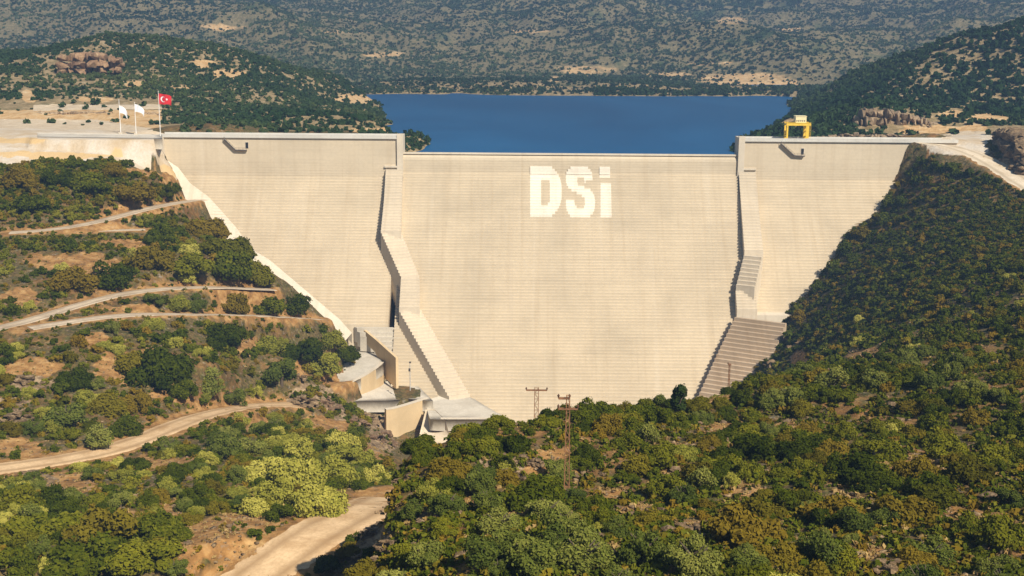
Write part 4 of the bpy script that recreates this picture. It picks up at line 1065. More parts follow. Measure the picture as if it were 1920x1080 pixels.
# plants read one by one from the photograph: column, row of the foot, crown width, kind
FEATURED = [
 (1692,350,34,'oak'),(1708,330,30,'oak'),(1724,312,28,'oak'),(1668,384,38,'oak'),(1642,418,40,'oak'),(1612,448,42,'oak'),(1584,478,44,'oak'),(1740,306,26,'oak'),(1756,320,36,'oak'),(1560,510,40,'oak'),(1535,545,40,'oak'),(1720,345,36,'oak'),(1690,385,40,'oak'),(1780,322,34,'oak'),(1812,334,36,'oak'),(1850,345,34,'oak'),(1660,420,40,'oak'),(1480,640,36,'oak'),(1455,680,36,'oak'),(1420,720,40,'oak'),(1500,600,40,'oak'),
 (135,540,92,'oak'),(212,530,86,'oak'),(136,412,30,'broom'),(62,394,66,'oak'),(250,372,90,'oak'),(172,358,84,'oak'),(40,350,74,'oak'),(308,372,52,'oak'),(110,345,60,'oak'),(215,330,50,'oak'),
 (290,500,92,'oak'),(352,512,96,'oak'),(425,480,92,'oak'),(384,440,92,'oak'),(432,522,104,'oak'),(478,528,70,'oak'),(300,455,60,'oak'),(350,530,46,'broom'),(355,478,46,'broom'),
 (116,586,62,'olive'),(150,572,52,'olive'),(330,580,54,'broom'),(364,582,48,'olive'),(440,586,74,'oak'),(500,586,80,'oak'),(552,584,62,'oak'),(290,572,40,'olive'),
 (420,646,84,'oak'),(342,634,44,'oak'),(150,650,40,'oak'),(398,738,76,'olive'),(342,742,60,'oak'),(300,712,120,'oak'),(252,690,80,'oak'),(528,722,80,'olive'),(600,700,88,'broom'),(640,672,58,'oak'),(560,668,88,'oak'),(500,660,70,'broom'),(620,650,60,'broom'),(200,770,90,'oak'),(250,770,70,'oak'),(140,720,70,'oak'),
 (140,862,136,'olive'),(126,800,84,'olive'),(20,812,54,'oak'),(440,760,56,'olive'),(185,840,70,'olive'),(235,815,60,'oak'),
 (424,860,70,'olive'),(412,830,44,'olive'),(350,850,50,'oak'),(455,875,50,'oak'),
 (500,900,90,'broom'),(560,915,116,'broom'),(520,945,96,'broom'),(622,905,110,'broom'),(662,870,90,'broom'),(680,940,100,'broom'),(596,962,108,'broom'),(478,962,70,'broom'),(704,905,64,'broom'),(640,845,70,'broom'),(560,860,80,'broom'),(470,850,60,'olive'),(540,835,60,'broom'),
 (370,968,42,'broom'),(200,1020,150,'oak'),(84,1010,130,'oak'),(284,1012,116,'oak'),(160,1072,150,'oak'),(40,960,100,'oak'),(270,1064,130,'oak'),(30,1072,100,'oak'),(100,950,80,'oak'),(330,1010,70,'oak'),
 (1271,775,46,'pine'),(1140,812,68,'oak'),(1238,795,60,'oak'),(1190,808,52,'oak'),(1028,800,50,'oak'),(905,850,74,'oak'),(862,856,60,'oak'),(1082,880,54,'oak'),(1008,955,116,'oak'),(842,900,84,'oak'),(952,885,44,'broom'),(770,975,54,'olive'),(834,1000,62,'oak'),(790,870,50,'oak'),(1100,860,60,'oak'),(1310,770,60,'oak'),(1180,840,70,'oak'),
 (1540,1062,110,'olive'),(1748,1062,116,'olive'),(1402,1020,136,'oak'),(1862,1076,64,'olive'),(1700,972,112,'oak'),(1562,975,112,'oak'),(1896,950,62,'olive'),(1640,990,60,'olive'),
 (900,1066,120,'olive'),(1000,1072,112,'olive'),(1100,1066,122,'olive'),(1206,1060,112,'olive'),(1040,1020,100,'olive'),(940,1000,90,'olive'),(1130,990,80,'oak'),(1300,1075,110,'olive'),(800,1060,90,'olive'),(1160,1010,70,'olive'),
 (1460,960,100,'oak'),(1350,890,90,'oak'),(1420,860,90,'oak'),(1500,860,90,'oak'),(1250,930,80,'oak'),(1240,870,80,'oak'),(1600,900,100,'oak'),(1660,860,80,'oak'),(1780,860,80,'oak'),(1820,900,90,'oak'),(1480,760,70,'olive'),(1560,730,70,'olive'),(1640,730,60,'olive'),(1740,730,60,'olive'),(1820,740,60,'olive'),(1700,690,60,'olive'),
]
TRACKS = np.concatenate([proj(np.column_stack([C[:, 0], C[:, 1], C[:, 2]])) for nm, (C, w) in ROADS.items() if nm != 'right_track'])
def clear_of_tracks(q, rp):
    """verges are kept clear: a crown of radius rp (picture units) may not stand in front of a track"""
    ok = np.ones(len(q), bool)
    for t in TRACKS[::2]:
        dy = q[:, 1]-t[1]; ok &= ~((np.abs(q[:, 0]-t[0]) < .8*rp+3) & (dy > -2) & (dy < 1.25*rp))
    return ok
PL = []      # x, y, z, r, kind, px, py(foot), pw
def add_plant(p, r, kind): PL.append([p[0], p[1], p[2], r, kind])
for px, py, wpx, kind in FEATURED:
    h = hit(px, min(py, 1079), 60 if px > 740 or py > 1000 else 60)
    if h is None: continue
    dist = (h - CAM) @ _f
    if not clear_of_tracks(np.array([[px, py]]), np.array([wpx*.42]))[0]: continue
    add_plant(h, max(.8, wpx/2*dist/F*1.02), kind)
rngp = np.random.default_rng(11)
def fill(n, x0, x1, y0, y1, rmin, rmax, kindf, dens, gapk=0.85):
    """scatter over a stretch of ground, never on tracks, yards, works or open earth"""
    cx = rngp.uniform(x0, x1, n); cy_ = rngp.uniform(y0, y1, n); r = rmin + (rmax-rmin)*rngp.random(n)**1.6
    z = ground(cx, cy_); P = np.column_stack([cx, cy_, z]); pp = proj(P)
    ok = off_roads(cx, cy_, r) & ~wing_face_mask(cx, cy_, z)
    for poly in NO_PLANT: ok &= ~in_poly(pp, poly)
    ok &= clear_of_tracks(pp, r/((P - CAM) @ _f)*F)
    ok &= ell_mask(pp + np.column_stack([14*fbm(cx, cy_, 6, 2, 5), 8*fbm(cx, cy_, 6, 2, 6)]), BARE) < .45
    ok &= (pp[:, 0] > -330) & (pp[:, 0] < 2330) & (pp[:, 1] < 1180)
    ok &= rngp.random(n) < dens(cx, cy_, pp)
    ex = np.array([[q[0], q[1], q[3]] for q in PL]) if PL else np.zeros((0, 3))
    cell = {}
    def put(x, y, rr): cell.setdefault((int(x//12), int(y//12)), []).append((x, y, rr))
    for e in ex: put(*e)
    for i in np.nonzero(ok)[0]:
        a, b = int(cx[i]//12), int(cy_[i]//12); good = True
        for u in (-1, 0, 1):
            for v in (-1, 0, 1):
                for (qx, qy, qr) in cell.get((a+u, b+v), ()):
                    if (cx[i]-qx)**2 + (cy_[i]-qy)**2 < (gapk*.5*(r[i]+qr)*1.15)**2: good = False; break
                if not good: break
            if not good: break
        if good:
            put(cx[i], cy_[i], r[i]); add_plant((cx[i], cy_[i], z[i]), r[i], kindf(pp[i]))
def kind_left(p):
    u = rngp.random(); 
    return 'oak' if u < .56 else ('olive' if u < .76 else 'broom')
def kind_right(p):
    u = rngp.random(); near = p[1] > 900
    return 'oak' if u < (.62 if near else .86) else ('olive' if u < .96 else 'broom')
def dens_left(x, y, pp):
    d = .62 + .38*sstep(-.25, .15, fbm(x, y, 38, 3, 77)); d = np.where((pp[:, 1] < 400), .9, d)
    return np.where((pp[:, 0] > 740) & (pp[:, 1] > 760), 0, d)
def dens_right(x, y, pp): return np.where(pp[:, 1] > 780, .30, .62) + .36*sstep(-.22, .12, fbm(x, y, 30, 3, 88))
is_left = lambda x, y: x < -0.105*y - 8
fill(14000, -330, -20, 150, 590, 1.0, 3.8, kind_left, lambda x, y, pp: dens_left(x, y, pp)*((pp[:, 0] < 735) | (y > 330))*(is_left(x, y) | (y < 330)), gapk=.70)
fill(17000, -40, 390, 95, 585, 1.0, 3.3, kind_right, lambda x, y, pp: dens_right(x, y, pp)*((pp[:, 0] > 625) | (y < 170))*np.where(y > 330, pp[:, 0] > 1250, 1.0), gapk=.60)
fill(6000, -260, -90, 470, 560, 1.2, 3.4, kind_left, lambda x, y, pp: (pp[:, 0] < 345)*(pp[:, 1] < 470)*(.55 + .45*(pp[:, 1] < 400)), gapk=.5)
fill(9000, 95, 260, 400, 598, .9, 2.3, kind_right, lambda x, y, pp: (pp[:, 0] > 1400)*(pp[:, 0] < 1930)*.95, gapk=.45)
PL_A = np.array([[q[0], q[1], q[2], q[3]] for q in PL]); PK = np.array([q[4] for q in PL])
tops = PL_A[:, :3] + np.column_stack([np.zeros(len(PL_A)), np.zeros(len(PL_A)), PL_A[:, 3]*np.array([KINDS_P[k]['h'] for k in PK])*.9])
vis = visible(tops); pp = proj(PL_A[:, :3]); dep = (PL_A[:, :3]-CAM) @ _f; size = PL_A[:, 3]/dep*F
inframe = (pp[:, 0] > -20) & (pp[:, 0] < 1940) & (pp[:, 1] < 1130)
score = np.where(vis & inframe, size, -1)

# where a plant stands, in words
REGIONS = [
 ('under the pale yard', lambda x, y: x < 740 and y < 392 and y > 290),
 ('between the upper and middle tracks', lambda x, y: x < 740 and y < 543 - max(0, 200-x)*.38),
 ('between the two middle tracks', lambda x, y: x < 740 and y < 594 + max(0, 100-x)*.25),
 ('below the lower track', lambda x, y: x < 740 and y < 690),
 ('above the valley road', lambda x, y: x < 740 and y < 760 + max(0, 500-x)*.24),
 ('below the valley road', lambda x, y: x < 740 and y < 930),
 ('beside the access road bend', lambda x, y: x < 740 and x > 330),
 ('in the bottom left corner thicket', lambda x, y: x <= 330),
 ('on the power pole ridge', lambda x, y: x < 1160 and y < 880),
 ('on ridge by the stepped buttress', lambda x, y: x < 1420 and y < 800),
 ('behind the rocky road edge', lambda x, y: x < 880),
 ('in front of the taller power pole', lambda x, y: x < 1160 and y < 1000),
 ('along the bottom centre edge', lambda x, y: x < 1250),
 ('on slope beside the right wing', lambda x, y: y < 560),
 ('midway down the right slope', lambda x, y: y < 720),
 ('at foot of the right slope', lambda x, y: y < 850),
 ('in near scrub right of poles', lambda x, y: y < 960),
 ('near the bottom right corner', lambda x, y: True),
]
def region(x, y):
    for nm, f in REGIONS:
        if f(x, y): return nm
ORD = ['', 'second', 'third', 'fourth', 'fifth', 'sixth', 'seventh', 'eighth', 'ninth', 'tenth', 'eleventh', 'twelfth']
def labels_for(items, adj):
    """items: list of (px, py, size). One label each: kind, size, place, then order from the left within that"""
    G_ = {}
    for i, (x, y, s) in enumerate(items):
        G_.setdefault(region(x, y), []).append(i)
    out = {}
    for reg, ids in G_.items():
        ids.sort(key=lambda i: items[i][1])
        nrow = max(1, math.ceil(len(ids)/10)); rows = np.array_split(np.array(ids), nrow)
        rn = {1: [''], 2: ['back row, ', 'front row, '], 3: ['back row, ', 'middle row, ', 'front row, ']}.get(nrow, ['back row, '] + ['%s row from back, ' % ORD[k] for k in range(1, nrow-1)] + ['front row, '])
        for k, row in enumerate(rows):
            row = sorted(row, key=lambda i: items[i][0]); n = len(row)
            for j, i in enumerate(row):
                if n == 1: o = ''
                elif j == 0: o = 'leftmost'
                elif j == n-1: o = 'rightmost'
                else: o = ORD[j] + ' from left'
                if nrow == 1 and n == 1: tail = ''
                else: tail = (', ' + (rn[k] + o).strip().rstrip(',')).rstrip(', ')
                out[i] = adj + ' ' + reg + tail
    return [out[i] for i in range(len(items))]
PLANT_NAME = {'oak': ('oak_bush', 'bush', 'dark oak bush', 'oak bushes on the valley slopes'), 'olive': ('olive_tree', 'tree', 'grey green olive tree', 'olive trees on the valley slopes'),
              'broom': ('broom_bush', 'shrub', 'pale yellowish shrub', 'pale shrubs on the valley slopes'), 'pine': ('pine_tree', 'tree', 'tall dark narrow tree', None)}
LIMIT = {'oak': 285, 'olive': 120, 'broom': 110, 'pine': 5}
single = np.zeros(len(PL), bool)
for kind in KINDS_P:
    ids = np.nonzero((PK == kind) & (score > 0))[0]; ids = ids[np.argsort(-score[ids])][:LIMIT[kind]]
    single[ids] = True
    nm, cat, adj, grp = PLANT_NAME[kind]
    labs = labels_for([(pp[i, 0], pp[i, 1], size[i]) for i in ids], adj)
    protos = None
    for j, i in enumerate(ids):
        x, y, z, r = PL_A[i]; v = int(rngp.integers(0, 6))
        sc = (r*rngp.uniform(.9, 1.15), r*rngp.uniform(.9, 1.15), r*rngp.uniform(.82, 1.12)); rz = rngp.uniform(0, 6.28)
        if kind in ('olive', 'pine'):
            if protos is None:
                root = empty(nm, (0, 0, 0)); tr = link('trunk', TRUNKS[kind][0], None, root); cr = link('crown', CROWNS[kind][0], None, root); protos = (root, tr, cr); o = root
            else:
                o = protos[0].copy(); COL.objects.link(o)
                tr = protos[1].copy(); COL.objects.link(tr); tr.parent = o; cr = protos[2].copy(); COL.objects.link(cr); cr.parent = o
            tr.data = TRUNKS[kind][v % 4]; cr.data = CROWNS[kind][v]
        else:
            if protos is None: o = link(nm, CROWNS[kind][v]); protos = (o,)
            else: o = protos[0].copy(); COL.objects.link(o); o.data = CROWNS[kind][v]
        o.location = (x, y, z-.12*r if kind != 'pine' else z); o.scale = sc; o.rotation_euler = (0, 0, rz)
        tag(o, labs[j], cat, grp)

# everything smaller: one mass of shrubbery
def merged_foliage(name, items, mat, n, leafk, kinds, seed, parent=None, hk=1.0, lobes=6, seglabel=True):
    """items (k,4): x, y, z, r; kinds: tint base per item"""
    rng = np.random.default_rng(seed); T = []
    for i in range(10):
        V, lf = crown_arrays(rng, n, leafk, 1.15*hk, lobes, .62, .35, .6, 1.35); T.append((V, lf))
    allV, allL, allT = [], [], []
    for i, (x, y, z, r) in enumerate(items):
        V, lf = T[rng.integers(0, 10)]; a = rng.uniform(0, 6.28); c, s = math.cos(a), math.sin(a)
        W = V.reshape(-1, 3)*np.array([rng.uniform(.9, 1.15), rng.uniform(.9, 1.15), rng.uniform(.8, 1.15)])*r
        W = np.column_stack([W[:, 0]*c-W[:, 1]*s+x, W[:, 0]*s+W[:, 1]*c+y, W[:, 2]+z-.12*r])
        allV.append(W); allL.append(np.repeat(lf, 4)); allT.append(np.full(len(W), np.clip(kinds[i] + .30*(rng.random()-.5), 0, 1)))
    V = np.concatenate(allV); Q = np.arange(len(V)).reshape(-1, 4)
    o = quads_mesh(name, V, Q, mat, {'leaf': ('POINT', np.concatenate(allL)), 'tint': ('POINT', np.concatenate(allT))}, parent=parent)
    tag(o, kind='stuff'); return o
rest = np.nonzero(~single)[0]
tints = np.array([{'oak': .36, 'olive': .66, 'broom': .88, 'pine': .2}[PK[i]] for i in rest])
big = size[rest] > 19
merged_foliage('shrubbery', PL_A[rest][big], M['shrubbery'], 1300, .108, tints[big], 3, lobes=14)
merged_foliage('shrubbery', PL_A[rest][~big], M['shrubbery'], 300, .21, tints[~big], 4, lobes=9)

# low undergrowth and dry tufts between the shrubs
def scatter_low(name, n, mat, rmin, rmax, nq, seed, dens, leafk=.5, tint=.5, hk=.7):
    rng = np.random.default_rng(seed); px = rng.uniform(-200, 2250, n*3); Yv = 95*(590/95.)**rng.random(n*3)
    x = (px-960)/F*Yv; P = np.column_stack([x, Yv, ground(x, Yv)]); q = proj(P); r = rng.uniform(rmin, rmax, n*3)
    ok = off_roads(x, Yv, r) & ~wing_face_mask(x, Yv, P[:, 2])
    for poly in NO_PLANT: ok &= ~in_poly(q, poly)
    ok &= ~((q[:, 0] > 740) & (q[:, 0] < 1260) & (Yv > 280))
    ok &= visible(P + np.array([0, 0, 1.0])) & (rng.random(n*3) < dens(q, x, Yv)); k = np.nonzero(ok)[0][:n]
    return merged_foliage(name, np.column_stack([P[k], r[k]]), mat, nq, leafk, np.clip(tint+.5*(rng.random(len(k))-.5), 0, 1), seed, hk=hk, lobes=4)
scatter_low('undergrowth', 20000, M['shrubbery'], .5, 1.5, 34, 21, lambda q, x, y: 1-.95*ell_mask(q, BARE), .34, .50)

scatter_low('dry_grass', 9000, M['straw'], .30, .85, 14, 23, lambda q, x, y: .25+.75*np.clip(ell_mask(q, BARE)*1.3, 0, 1), .5, .5, .55)

# ------------------------------------------------------------------ scrub on the hills by the lake, woods on the mountains
def scatter_hill(name, n, x0, x1, y0, y1, rmin, rmax, mat, nq, seed, keep, leafk=.6, tint=.45, clump=60):
    rng = np.random.default_rng(seed); x = rng.uniform(x0, x1, n); y = rng.uniform(y0, y1, n); z = height_any(x, y)
    P = np.column_stack([x, y, z]); q = proj(P)
    ok = (z > WATER+.25) & (q[:, 0] > -120) & (q[:, 0] < 2040) & (q[:, 1] > -60) & (rng.random(n) < keep(q, x, y, z))
    k = np.nonzero(ok)[0]; r = rmin + (rmax-rmin)*rng.random(len(k))**2

    tn = np.clip(tint + .8*fbm(x[k], y[k], clump*2, 3, seed), 0, 1)
    return merged_foliage(name, np.column_stack([P[k], r]), mat, nq, leafk, tn, seed, hk=.95, lobes=4)
def keep_l(q, x, y, z):
    yard = in_poly(q, [(-400,186),(306,186),(306,250),(-400,250)])
    cl = sstep(-.32, .12, fbm(x, y, 55, 4, 301)); m = ell_mask(q, LB)
    return (x < -5+(y-640)*.05) * np.where(yard, .04, (.34+.66*cl)*(1-.9*m))
scatter_hill('scrub', 46000, -560, 40, 613, 1280, 1.1, 3.2, M['far_scrub'], 30, 41, lambda q, x, y, z: keep_l(q, x, y, z)*~((x < XL+4) & (y < 660)))
def keep_r(q, x, y, z):
    m = ell_mask(q, RB + [(1690,235,95,24)]); cl = sstep(-.5, 0.0, fbm(x, y, 50, 4, 311)); y2 = in_poly(q, [(1695,262),(1780,236),(1960,236),(1960,300),(1735,300)])
    return (x > -5+(y-640)*.05) * np.where(y2, 0.02, (.5+.5*cl)*(1-.95*m))
scatter_hill('scrub', 35000, 80, 640, 613, 1290, 1.4, 4.2, M['far_scrub'], 30, 43, keep_r, tint=.28)
def keep_m(q, x, y, z):
    cl = sstep(-.30, .15, fbm(x, y, 110, 5, 321) + .25*fbm(x, y, 600, 2, 5))
    sh = sstep(WATER+.2, WATER+.9, z); low = sstep(60, 150, q[:, 1])
    E = ell_mask(q, [(720,102,50,8),(1100,130,70,9),(1040,150,14,8),(1250,140,60,6),(1400,150,110,14),(1370,40,40,10),(420,50,50,8)])
    return (.42 + .58*cl)*sh*(1-.75*E)
scatter_hill('woods', 170000, -1500, 1500, 1200, 2500, 1.3, 4.0, M['far_forest'], 12, 47, keep_m, leafk=.75, tint=.42, clump=140)
scatter_hill('woods', 80000, -1700, 1700, 2480, 3300, 2.2, 6.5, M['far_forest'], 12, 49, keep_m, leafk=.8, tint=.36, clump=200)
# ------------------------------------------------------------------ rocks
def hull_block(rng, sx, sy, sz, n=14):
    P = rng.normal(size=(n, 3)); P /= np.linalg.norm(P, axis=1)[:, None]; P = np.sign(P)*np.abs(P)**.7
    return P*np.array([sx, sy, sz])*(.8+.3*rng.random((n, 1)))
def rock_mesh(blocks, name, mat):
    bm = bmesh.new()
    for B, off in blocks:
        vs = [bm.verts.new(tuple(p+off)) for p in B]
        r = bmesh.ops.convex_hull(bm, input=vs); 
        dead = [e for e in r['geom_interior'] + r['geom_unused'] if isinstance(e, bmesh.types.BMVert)]
        if dead: bmesh.ops.delete(bm, geom=list(set(dead)), context='VERTS')
    me = bpy.data.meshes.new(name); bm.to_mesh(me); bm.free(); me.materials.append(mat); return me
rr = np.random.default_rng(31)
BOULDERS = [rock_mesh([(hull_block(rr, 1, .85, .62, 16), np.zeros(3))], 'boulder', M['rock']) for _ in range(8)]
def outcrop_mesh(seed, n, w, d, h, mat, bed=.35):
    rng = np.random.default_rng(seed); bl = []
    for i in range(n):
        x = rng.normal()*w*.38; y = rng.normal()*d*.38; f = max(.15, 1-(abs(x)/w)**2-(abs(y)/d)**2)
        s = rng.uniform(.10, .26)*w; z = h*f*rng.uniform(.1, .75)
        bl.append((hull_block(rng, s, s*rng.uniform(.6, 1), s*rng.uniform(bed, bed*2.0), 15), np.array([x, y, z])))
    return rock_mesh(bl, 'rock_outcrop', mat)
OUT = [  # foot column, row, width in picture, height factor, label
 (566,762,92,.55,'broad dark rock outcrop above the valley road, beside the grey terrace'),
 (612,758,70,.5,'brown rock outcrop just below the curved retaining wall'),
 (664,790,60,.5,'reddish brown rock outcrop beneath the grey terrace road'),
 (716,828,64,.75,'steep dark rock outcrop at the side of the tall concave wall'),
 (688,785,50,.55,'small broken rock outcrop above the steep dark one'),
 (948,900,104,.5,'large grey rock outcrop below the shorter power pole'),
 (1000,872,56,.45,'pale broken rock outcrop left of the taller power pole'),
 (730,1030,80,.6,'pale ledge of rock at the edge above the access road'),
 (712,1074,80,.6,'lowest rock outcrop above the access road, cut by the bottom edge'),
 (676,1056,56,.8,'upper block of the rock edge over the access road'),
 (700,1004,52,.8,'stacked rock ledges at the crest of the road edge'),
 (728,956,40,.7,'narrow rock ledge where the access road disappears'),
 (752,905,40,.6,'dark rock ledge on the ridge behind the access road'),
 (860,968,50,.45,'small rock outcrop among dry earth behind the rocky edge'),
 (30,790,88,.5,'dark rock outcrop by the pale olive, at the left edge'),
 (52,716,84,.45,'dark rock ledge high on the slope at the left edge'),
 (250,935,90,.4,'low brown rock ledge below the valley road'),
 (110,928,80,.35,'low pale rock ledge close under the valley road'),
 (1310,1010,60,.45,'pale rock outcrop in the near scrub, bottom centre right'),
 (1660,1076,80,.45,'rock outcrop at the bottom edge between two olive trees'),
 (1450,690,60,.6,'grey rock outcrop in the cut beside the stepped buttress'),
 (1420,720,40,.6,'small rock outcrop lowest in the cut beside the stepped buttress'),
 (1500,650,50,.5,'brown rock outcrop at the top of the shaded cut'),
 (560,710,40,.5,'small dark rocks above the broad outcrop by the terrace'),
 (400,925,50,.4,'small rock ledge beside the small pale shrub'),
]
for i, (px, py, wpx, hf, lab) in enumerate(OUT):
    h = hit(px, py)
    if h is None: continue
    wm = wpx*((h-CAM) @ _f)/F
    o = link('rock_outcrop', outcrop_mesh(200+i, 26, wm*.5, wm*.40, wm*hf*.8, M['rock'] if i not in (1, 2, 3) else M['rock_brown'])); o.location = tuple(h - np.array([0, 0, .10*wm])); tag(o, lab, 'rock', 'rock outcrops on the slopes')
# single boulders
n = 1800; px = rr.uniform(-10, 1930, n); Yv = 105*(520/105.)**rr.random(n); x = (px-960)/F*Yv; P = np.column_stack([x, Yv, ground(x, Yv)]); q = proj(P)
wgt = .10 + .9*np.maximum(ell_mask(q, ROCKY), .7*ell_mask(q, BARE)); r = rr.uniform(.45, 1.25, n)
ok = visible(P + np.array([0, 0, .8])) & (rr.random(n) < wgt) & off_roads(x, Yv, r*1.5) & ~wing_face_mask(x, Yv, P[:, 2]) & (q[:, 1] < 1075) & ~((q[:, 0] > 740) & (q[:, 0] < 1260) & (Yv > 280))
for poly in NO_PLANT: ok &= ~in_poly(q, poly)
ids = np.nonzero(ok)[0]; sz = r/Yv; ids = ids[np.argsort(-sz[ids])][:150]
labs = labels_for([(q[i, 0], q[i, 1], 1) for i in ids], 'grey boulder')
first = None
for j, i in enumerate(ids):
    if first is None: o = first = link('boulder', BOULDERS[0])
    else: o = first.copy(); COL.objects.link(o)
    o.data = BOULDERS[int(rr.integers(0, 8))]; o.location = (x[i], Yv[i], P[i, 2]+.15*r[i]); o.scale = (r[i]*rr.uniform(.8, 1.4), r[i], r[i]*rr.uniform(.7, 1.1)); o.rotation_euler = (rr.uniform(-.3, .3), rr.uniform(-.3, .3), rr.uniform(0, 6.28))
    tag(o, labs[j], 'boulder', 'boulders on the slopes')
# loose stones: one mass
def stones(name, n, seed, wfun, rmin, rmax, far=560, region_px=(-40, 1960)):
    rng = np.random.default_rng(seed); T = []
    for i in range(12):
        me = rock_mesh([(hull_block(rng, 1, .8, .6, 9), np.zeros(3))], 'stone', M['rock']); bm = bmesh.new(); bm.from_mesh(me); bmesh.ops.triangulate(bm, faces=bm.faces[:])
        bm.verts.index_update(); T.append((np.array([v.co[:] for v in bm.verts]), np.array([[v.index for v in f.verts] for f in bm.faces]))); bm.free(); bpy.data.meshes.remove(me)
    px = rng.uniform(*region_px, n*6); Yv = 100*(far/100.)**rng.random(n*6); x = (px-960)/F*Yv; P = np.column_stack([x, Yv, ground(x, Yv)]); q = proj(P)
    ok = (rng.random(n*6) < wfun(q)) & ~wing_face_mask(x, Yv, P[:, 2]) & off_roads(x, Yv, np.zeros(n*6))
    for poly in (YARD, RYARD, TOE_WORKS): ok &= ~in_poly(q, poly)
    k = np.nonzero(ok)[0][:n]; V = []; Fc = []; nv = 0
    for i in k:
        v, f = T[rng.integers(0, 12)]; r_ = rmin + (rmax-rmin)*rng.random()**2.5; a = rng.uniform(0, 6.28); c, s = math.cos(a), math.sin(a)
        w_ = v*np.array([r_*rng.uniform(.8, 1.4), r_, r_*rng.uniform(.6, 1.1)]); V.append(np.column_stack([w_[:, 0]*c-w_[:, 1]*s+P[i, 0], w_[:, 0]*s+w_[:, 1]*c+P[i, 1], w_[:, 2]+P[i, 2]+.1*r_])); Fc.append(f+nv); nv += len(v)
    o = quads_mesh(name, np.concatenate(V), np.concatenate(Fc), M['rock'], None, k=3); tag(o, kind='stuff'); return o
stones('loose_stones', 8000, 61, lambda q: .13 + np.maximum(ell_mask(q, ROCKY), .55*ell_mask(q, BARE)), .15, .75)

# ------------------------------------------------------------------ rock faces cut by quarrying, with their upright joints
def rock_face(name, bottom, top, Y, depth, colw, mat, label, seed, lean=.12, dark=None):
    rng = np.random.default_rng(seed); b = np.array(bottom, float); t = np.array(top, float)
    ncol = None; mb = MB()
    x0 = at_y(b[0, 0], b[0, 1], Y)[0]; x1 = at_y(b[-1, 0], b[-1, 1], Y)[0]; x = x0
    bm = bmesh.new(); mesh_blocks = []
    while x < x1:
        w_ = colw*rng.uniform(.5, 1.5); px = 960 + (x+w_/2)/Y*F*1.0
        px = proj(np.array([[x+w_/2, Y, 140.0]]))[0, 0]
        zb = at_y(px, np.interp(px, b[:, 0], b[:, 1]), Y)[2]; zt = at_y(px, np.interp(px, t[:, 0], t[:, 1]), Y)[2]
        nlay = 3
        for k in range(nlay):
            za = zb-1.5 + (zt-zb+1.5)*k/nlay; zc = zb-1.5 + (zt-zb+1.5)*(k+1)/nlay + rng.uniform(-.4, .6)
            B = hull_block(rng, w_*.72, depth*.5, max(.5, (zc-za)*.68), 16)
            mesh_blocks.append((B, np.array([x+w_/2, Y + depth*.35 + rng.uniform(-.25, .25)*depth + lean*(za-zb)*2, (za+zc)/2])))
        x += w_
    bm.free()
    o = link(name, rock_mesh(mesh_blocks, name, mat)); tag(o, label, 'cliff'); return o
rock_face('cliff', [(108,136),(160,139),(226,132)], [(108,106),(140,99),(190,100),(226,110)], float(hit_far(165, 136)[1])-7, 14, 5.5, M['rock_red'], 'reddish cliff band high on the hill left of the lake', 5)
rock_face('cliff', [(1606,250),(1700,250),(1776,249)], [(1606,228),(1622,204),(1660,206),(1720,218),(1776,240)], 665, 10, 2.6, M['rock_tan'], 'tan quarried rock face with upright joints behind the right wing', 6)
rock_face('cliff', [(1524,265),(1600,264),(1702,264)], [(1524,257),(1600,252),(1702,253)], 625, 5, 2.2, M['rock_tan'], 'low strip of broken rock directly behind the right crest road', 7)
# rocky knob: its shaded cliff runs away from the camera, the top and near end catch the sun
kb = []; rng = np.random.default_rng(8); A0 = at_y(1844, 292, 604); A1 = at_y(1903, 324, 552)
for i in range(26):
    t = i/25; base = A0 + (A1-A0)*t; H_ = 17*math.sin(math.pi*(.22+.70*t))**.7
    for k in range(3):
        for dx in (0, 9, 20):
            zc = base[2]-1 + H_*(k+.5)/3 - dx*.10; kb.append((hull_block(rng, 5.5+dx*.25, 4.0, H_/5.2, 15), np.array([base[0]+4.5+dx+1.6*k+rng.uniform(-1, 1), base[1]+rng.uniform(-1.5, 1.5), zc])))
o = link('cliff', rock_mesh(kb, 'cliff', M['rock'])); tag(o, 'dark rocky knob at the right edge above the pale track', 'cliff')
rock_face('cliff', [(66,222),(150,224),(296,238)], [(66,212),(150,210),(296,214)], 705, 5, 2.6, M['rock_tan'], 'low earthy cut bank behind the flagpoles and yard', 9)
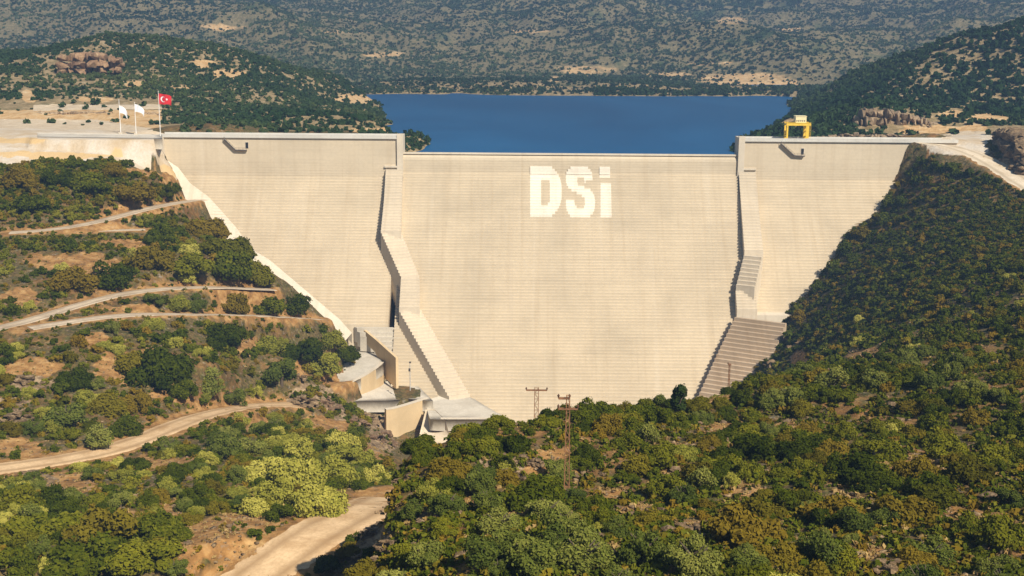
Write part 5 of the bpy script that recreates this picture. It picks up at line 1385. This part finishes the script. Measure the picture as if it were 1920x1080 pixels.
# ------------------------------------------------------------------ light
SUN_AZ, SUN_EL = R(36), R(42)          # azimuth measured from behind the camera towards the right
to_sun = Vector((math.sin(SUN_AZ)*math.cos(SUN_EL), -math.cos(SUN_AZ)*math.cos(SUN_EL), math.sin(SUN_EL)))
sun = bpy.data.objects.new('sun', bpy.data.lights.new('sun', 'SUN')); COL.objects.link(sun)
sun.data.energy = 5.0; sun.data.angle = R(0.5); sun.data.color = (1.0, 0.90, 0.75)
sun.rotation_euler = to_sun.to_track_quat('Z', 'Y').to_euler(); sun.location = (200, 0, 400)
w = bpy.data.worlds.new('World'); scene.world = w; w.use_nodes = True
nt = w.node_tree; nt.nodes.clear()
sky = nt.nodes.new('ShaderNodeTexSky'); sky.sky_type = 'NISHITA'; sky.sun_disc = False
sky.sun_elevation = SUN_EL; sky.sun_rotation = math.atan2(to_sun.x, to_sun.y)
sky.air_density = 1.0; sky.dust_density = 0.6; sky.altitude = 300
bg = nt.nodes.new('ShaderNodeBackground'); bg.inputs['Strength'].default_value = 0.05
wo = nt.nodes.new('ShaderNodeOutputWorld'); nt.links.new(sky.outputs[0], bg.inputs[0]); nt.links.new(bg.outputs[0], wo.inputs[0])
scene.view_settings.view_transform = 'Standard'; scene.view_settings.look = 'None'; scene.view_settings.gamma = 1; scene.view_settings.exposure = 0.70
scene.view_settings.use_curve_mapping = False
scene.render.engine = 'CYCLES'; scene.cycles.max_bounces = 6; scene.cycles.transparent_max_bounces = 4; scene.cycles.volume_bounces = 0
HAZE = True
if HAZE:
    mb = MB(); mb.box(-3400, -40, -2, 3400, 4460, 1300)
    hm = bpy.data.materials.new('haze_air'); hm.use_nodes = True; t = hm.node_tree; t.nodes.clear()
    o = t.nodes.new('ShaderNodeOutputMaterial'); pv = t.nodes.new('ShaderNodeVolumePrincipled')
    pv.inputs['Color'].default_value = (0.36, 0.60, 1.0, 1); pv.inputs['Density'].default_value = 0.00020; pv.inputs['Anisotropy'].default_value = 0.2
    t.links.new(pv.outputs[0], o.inputs['Volume'])
    hz = mb.build('haze', hm); tag(hz, kind='stuff')
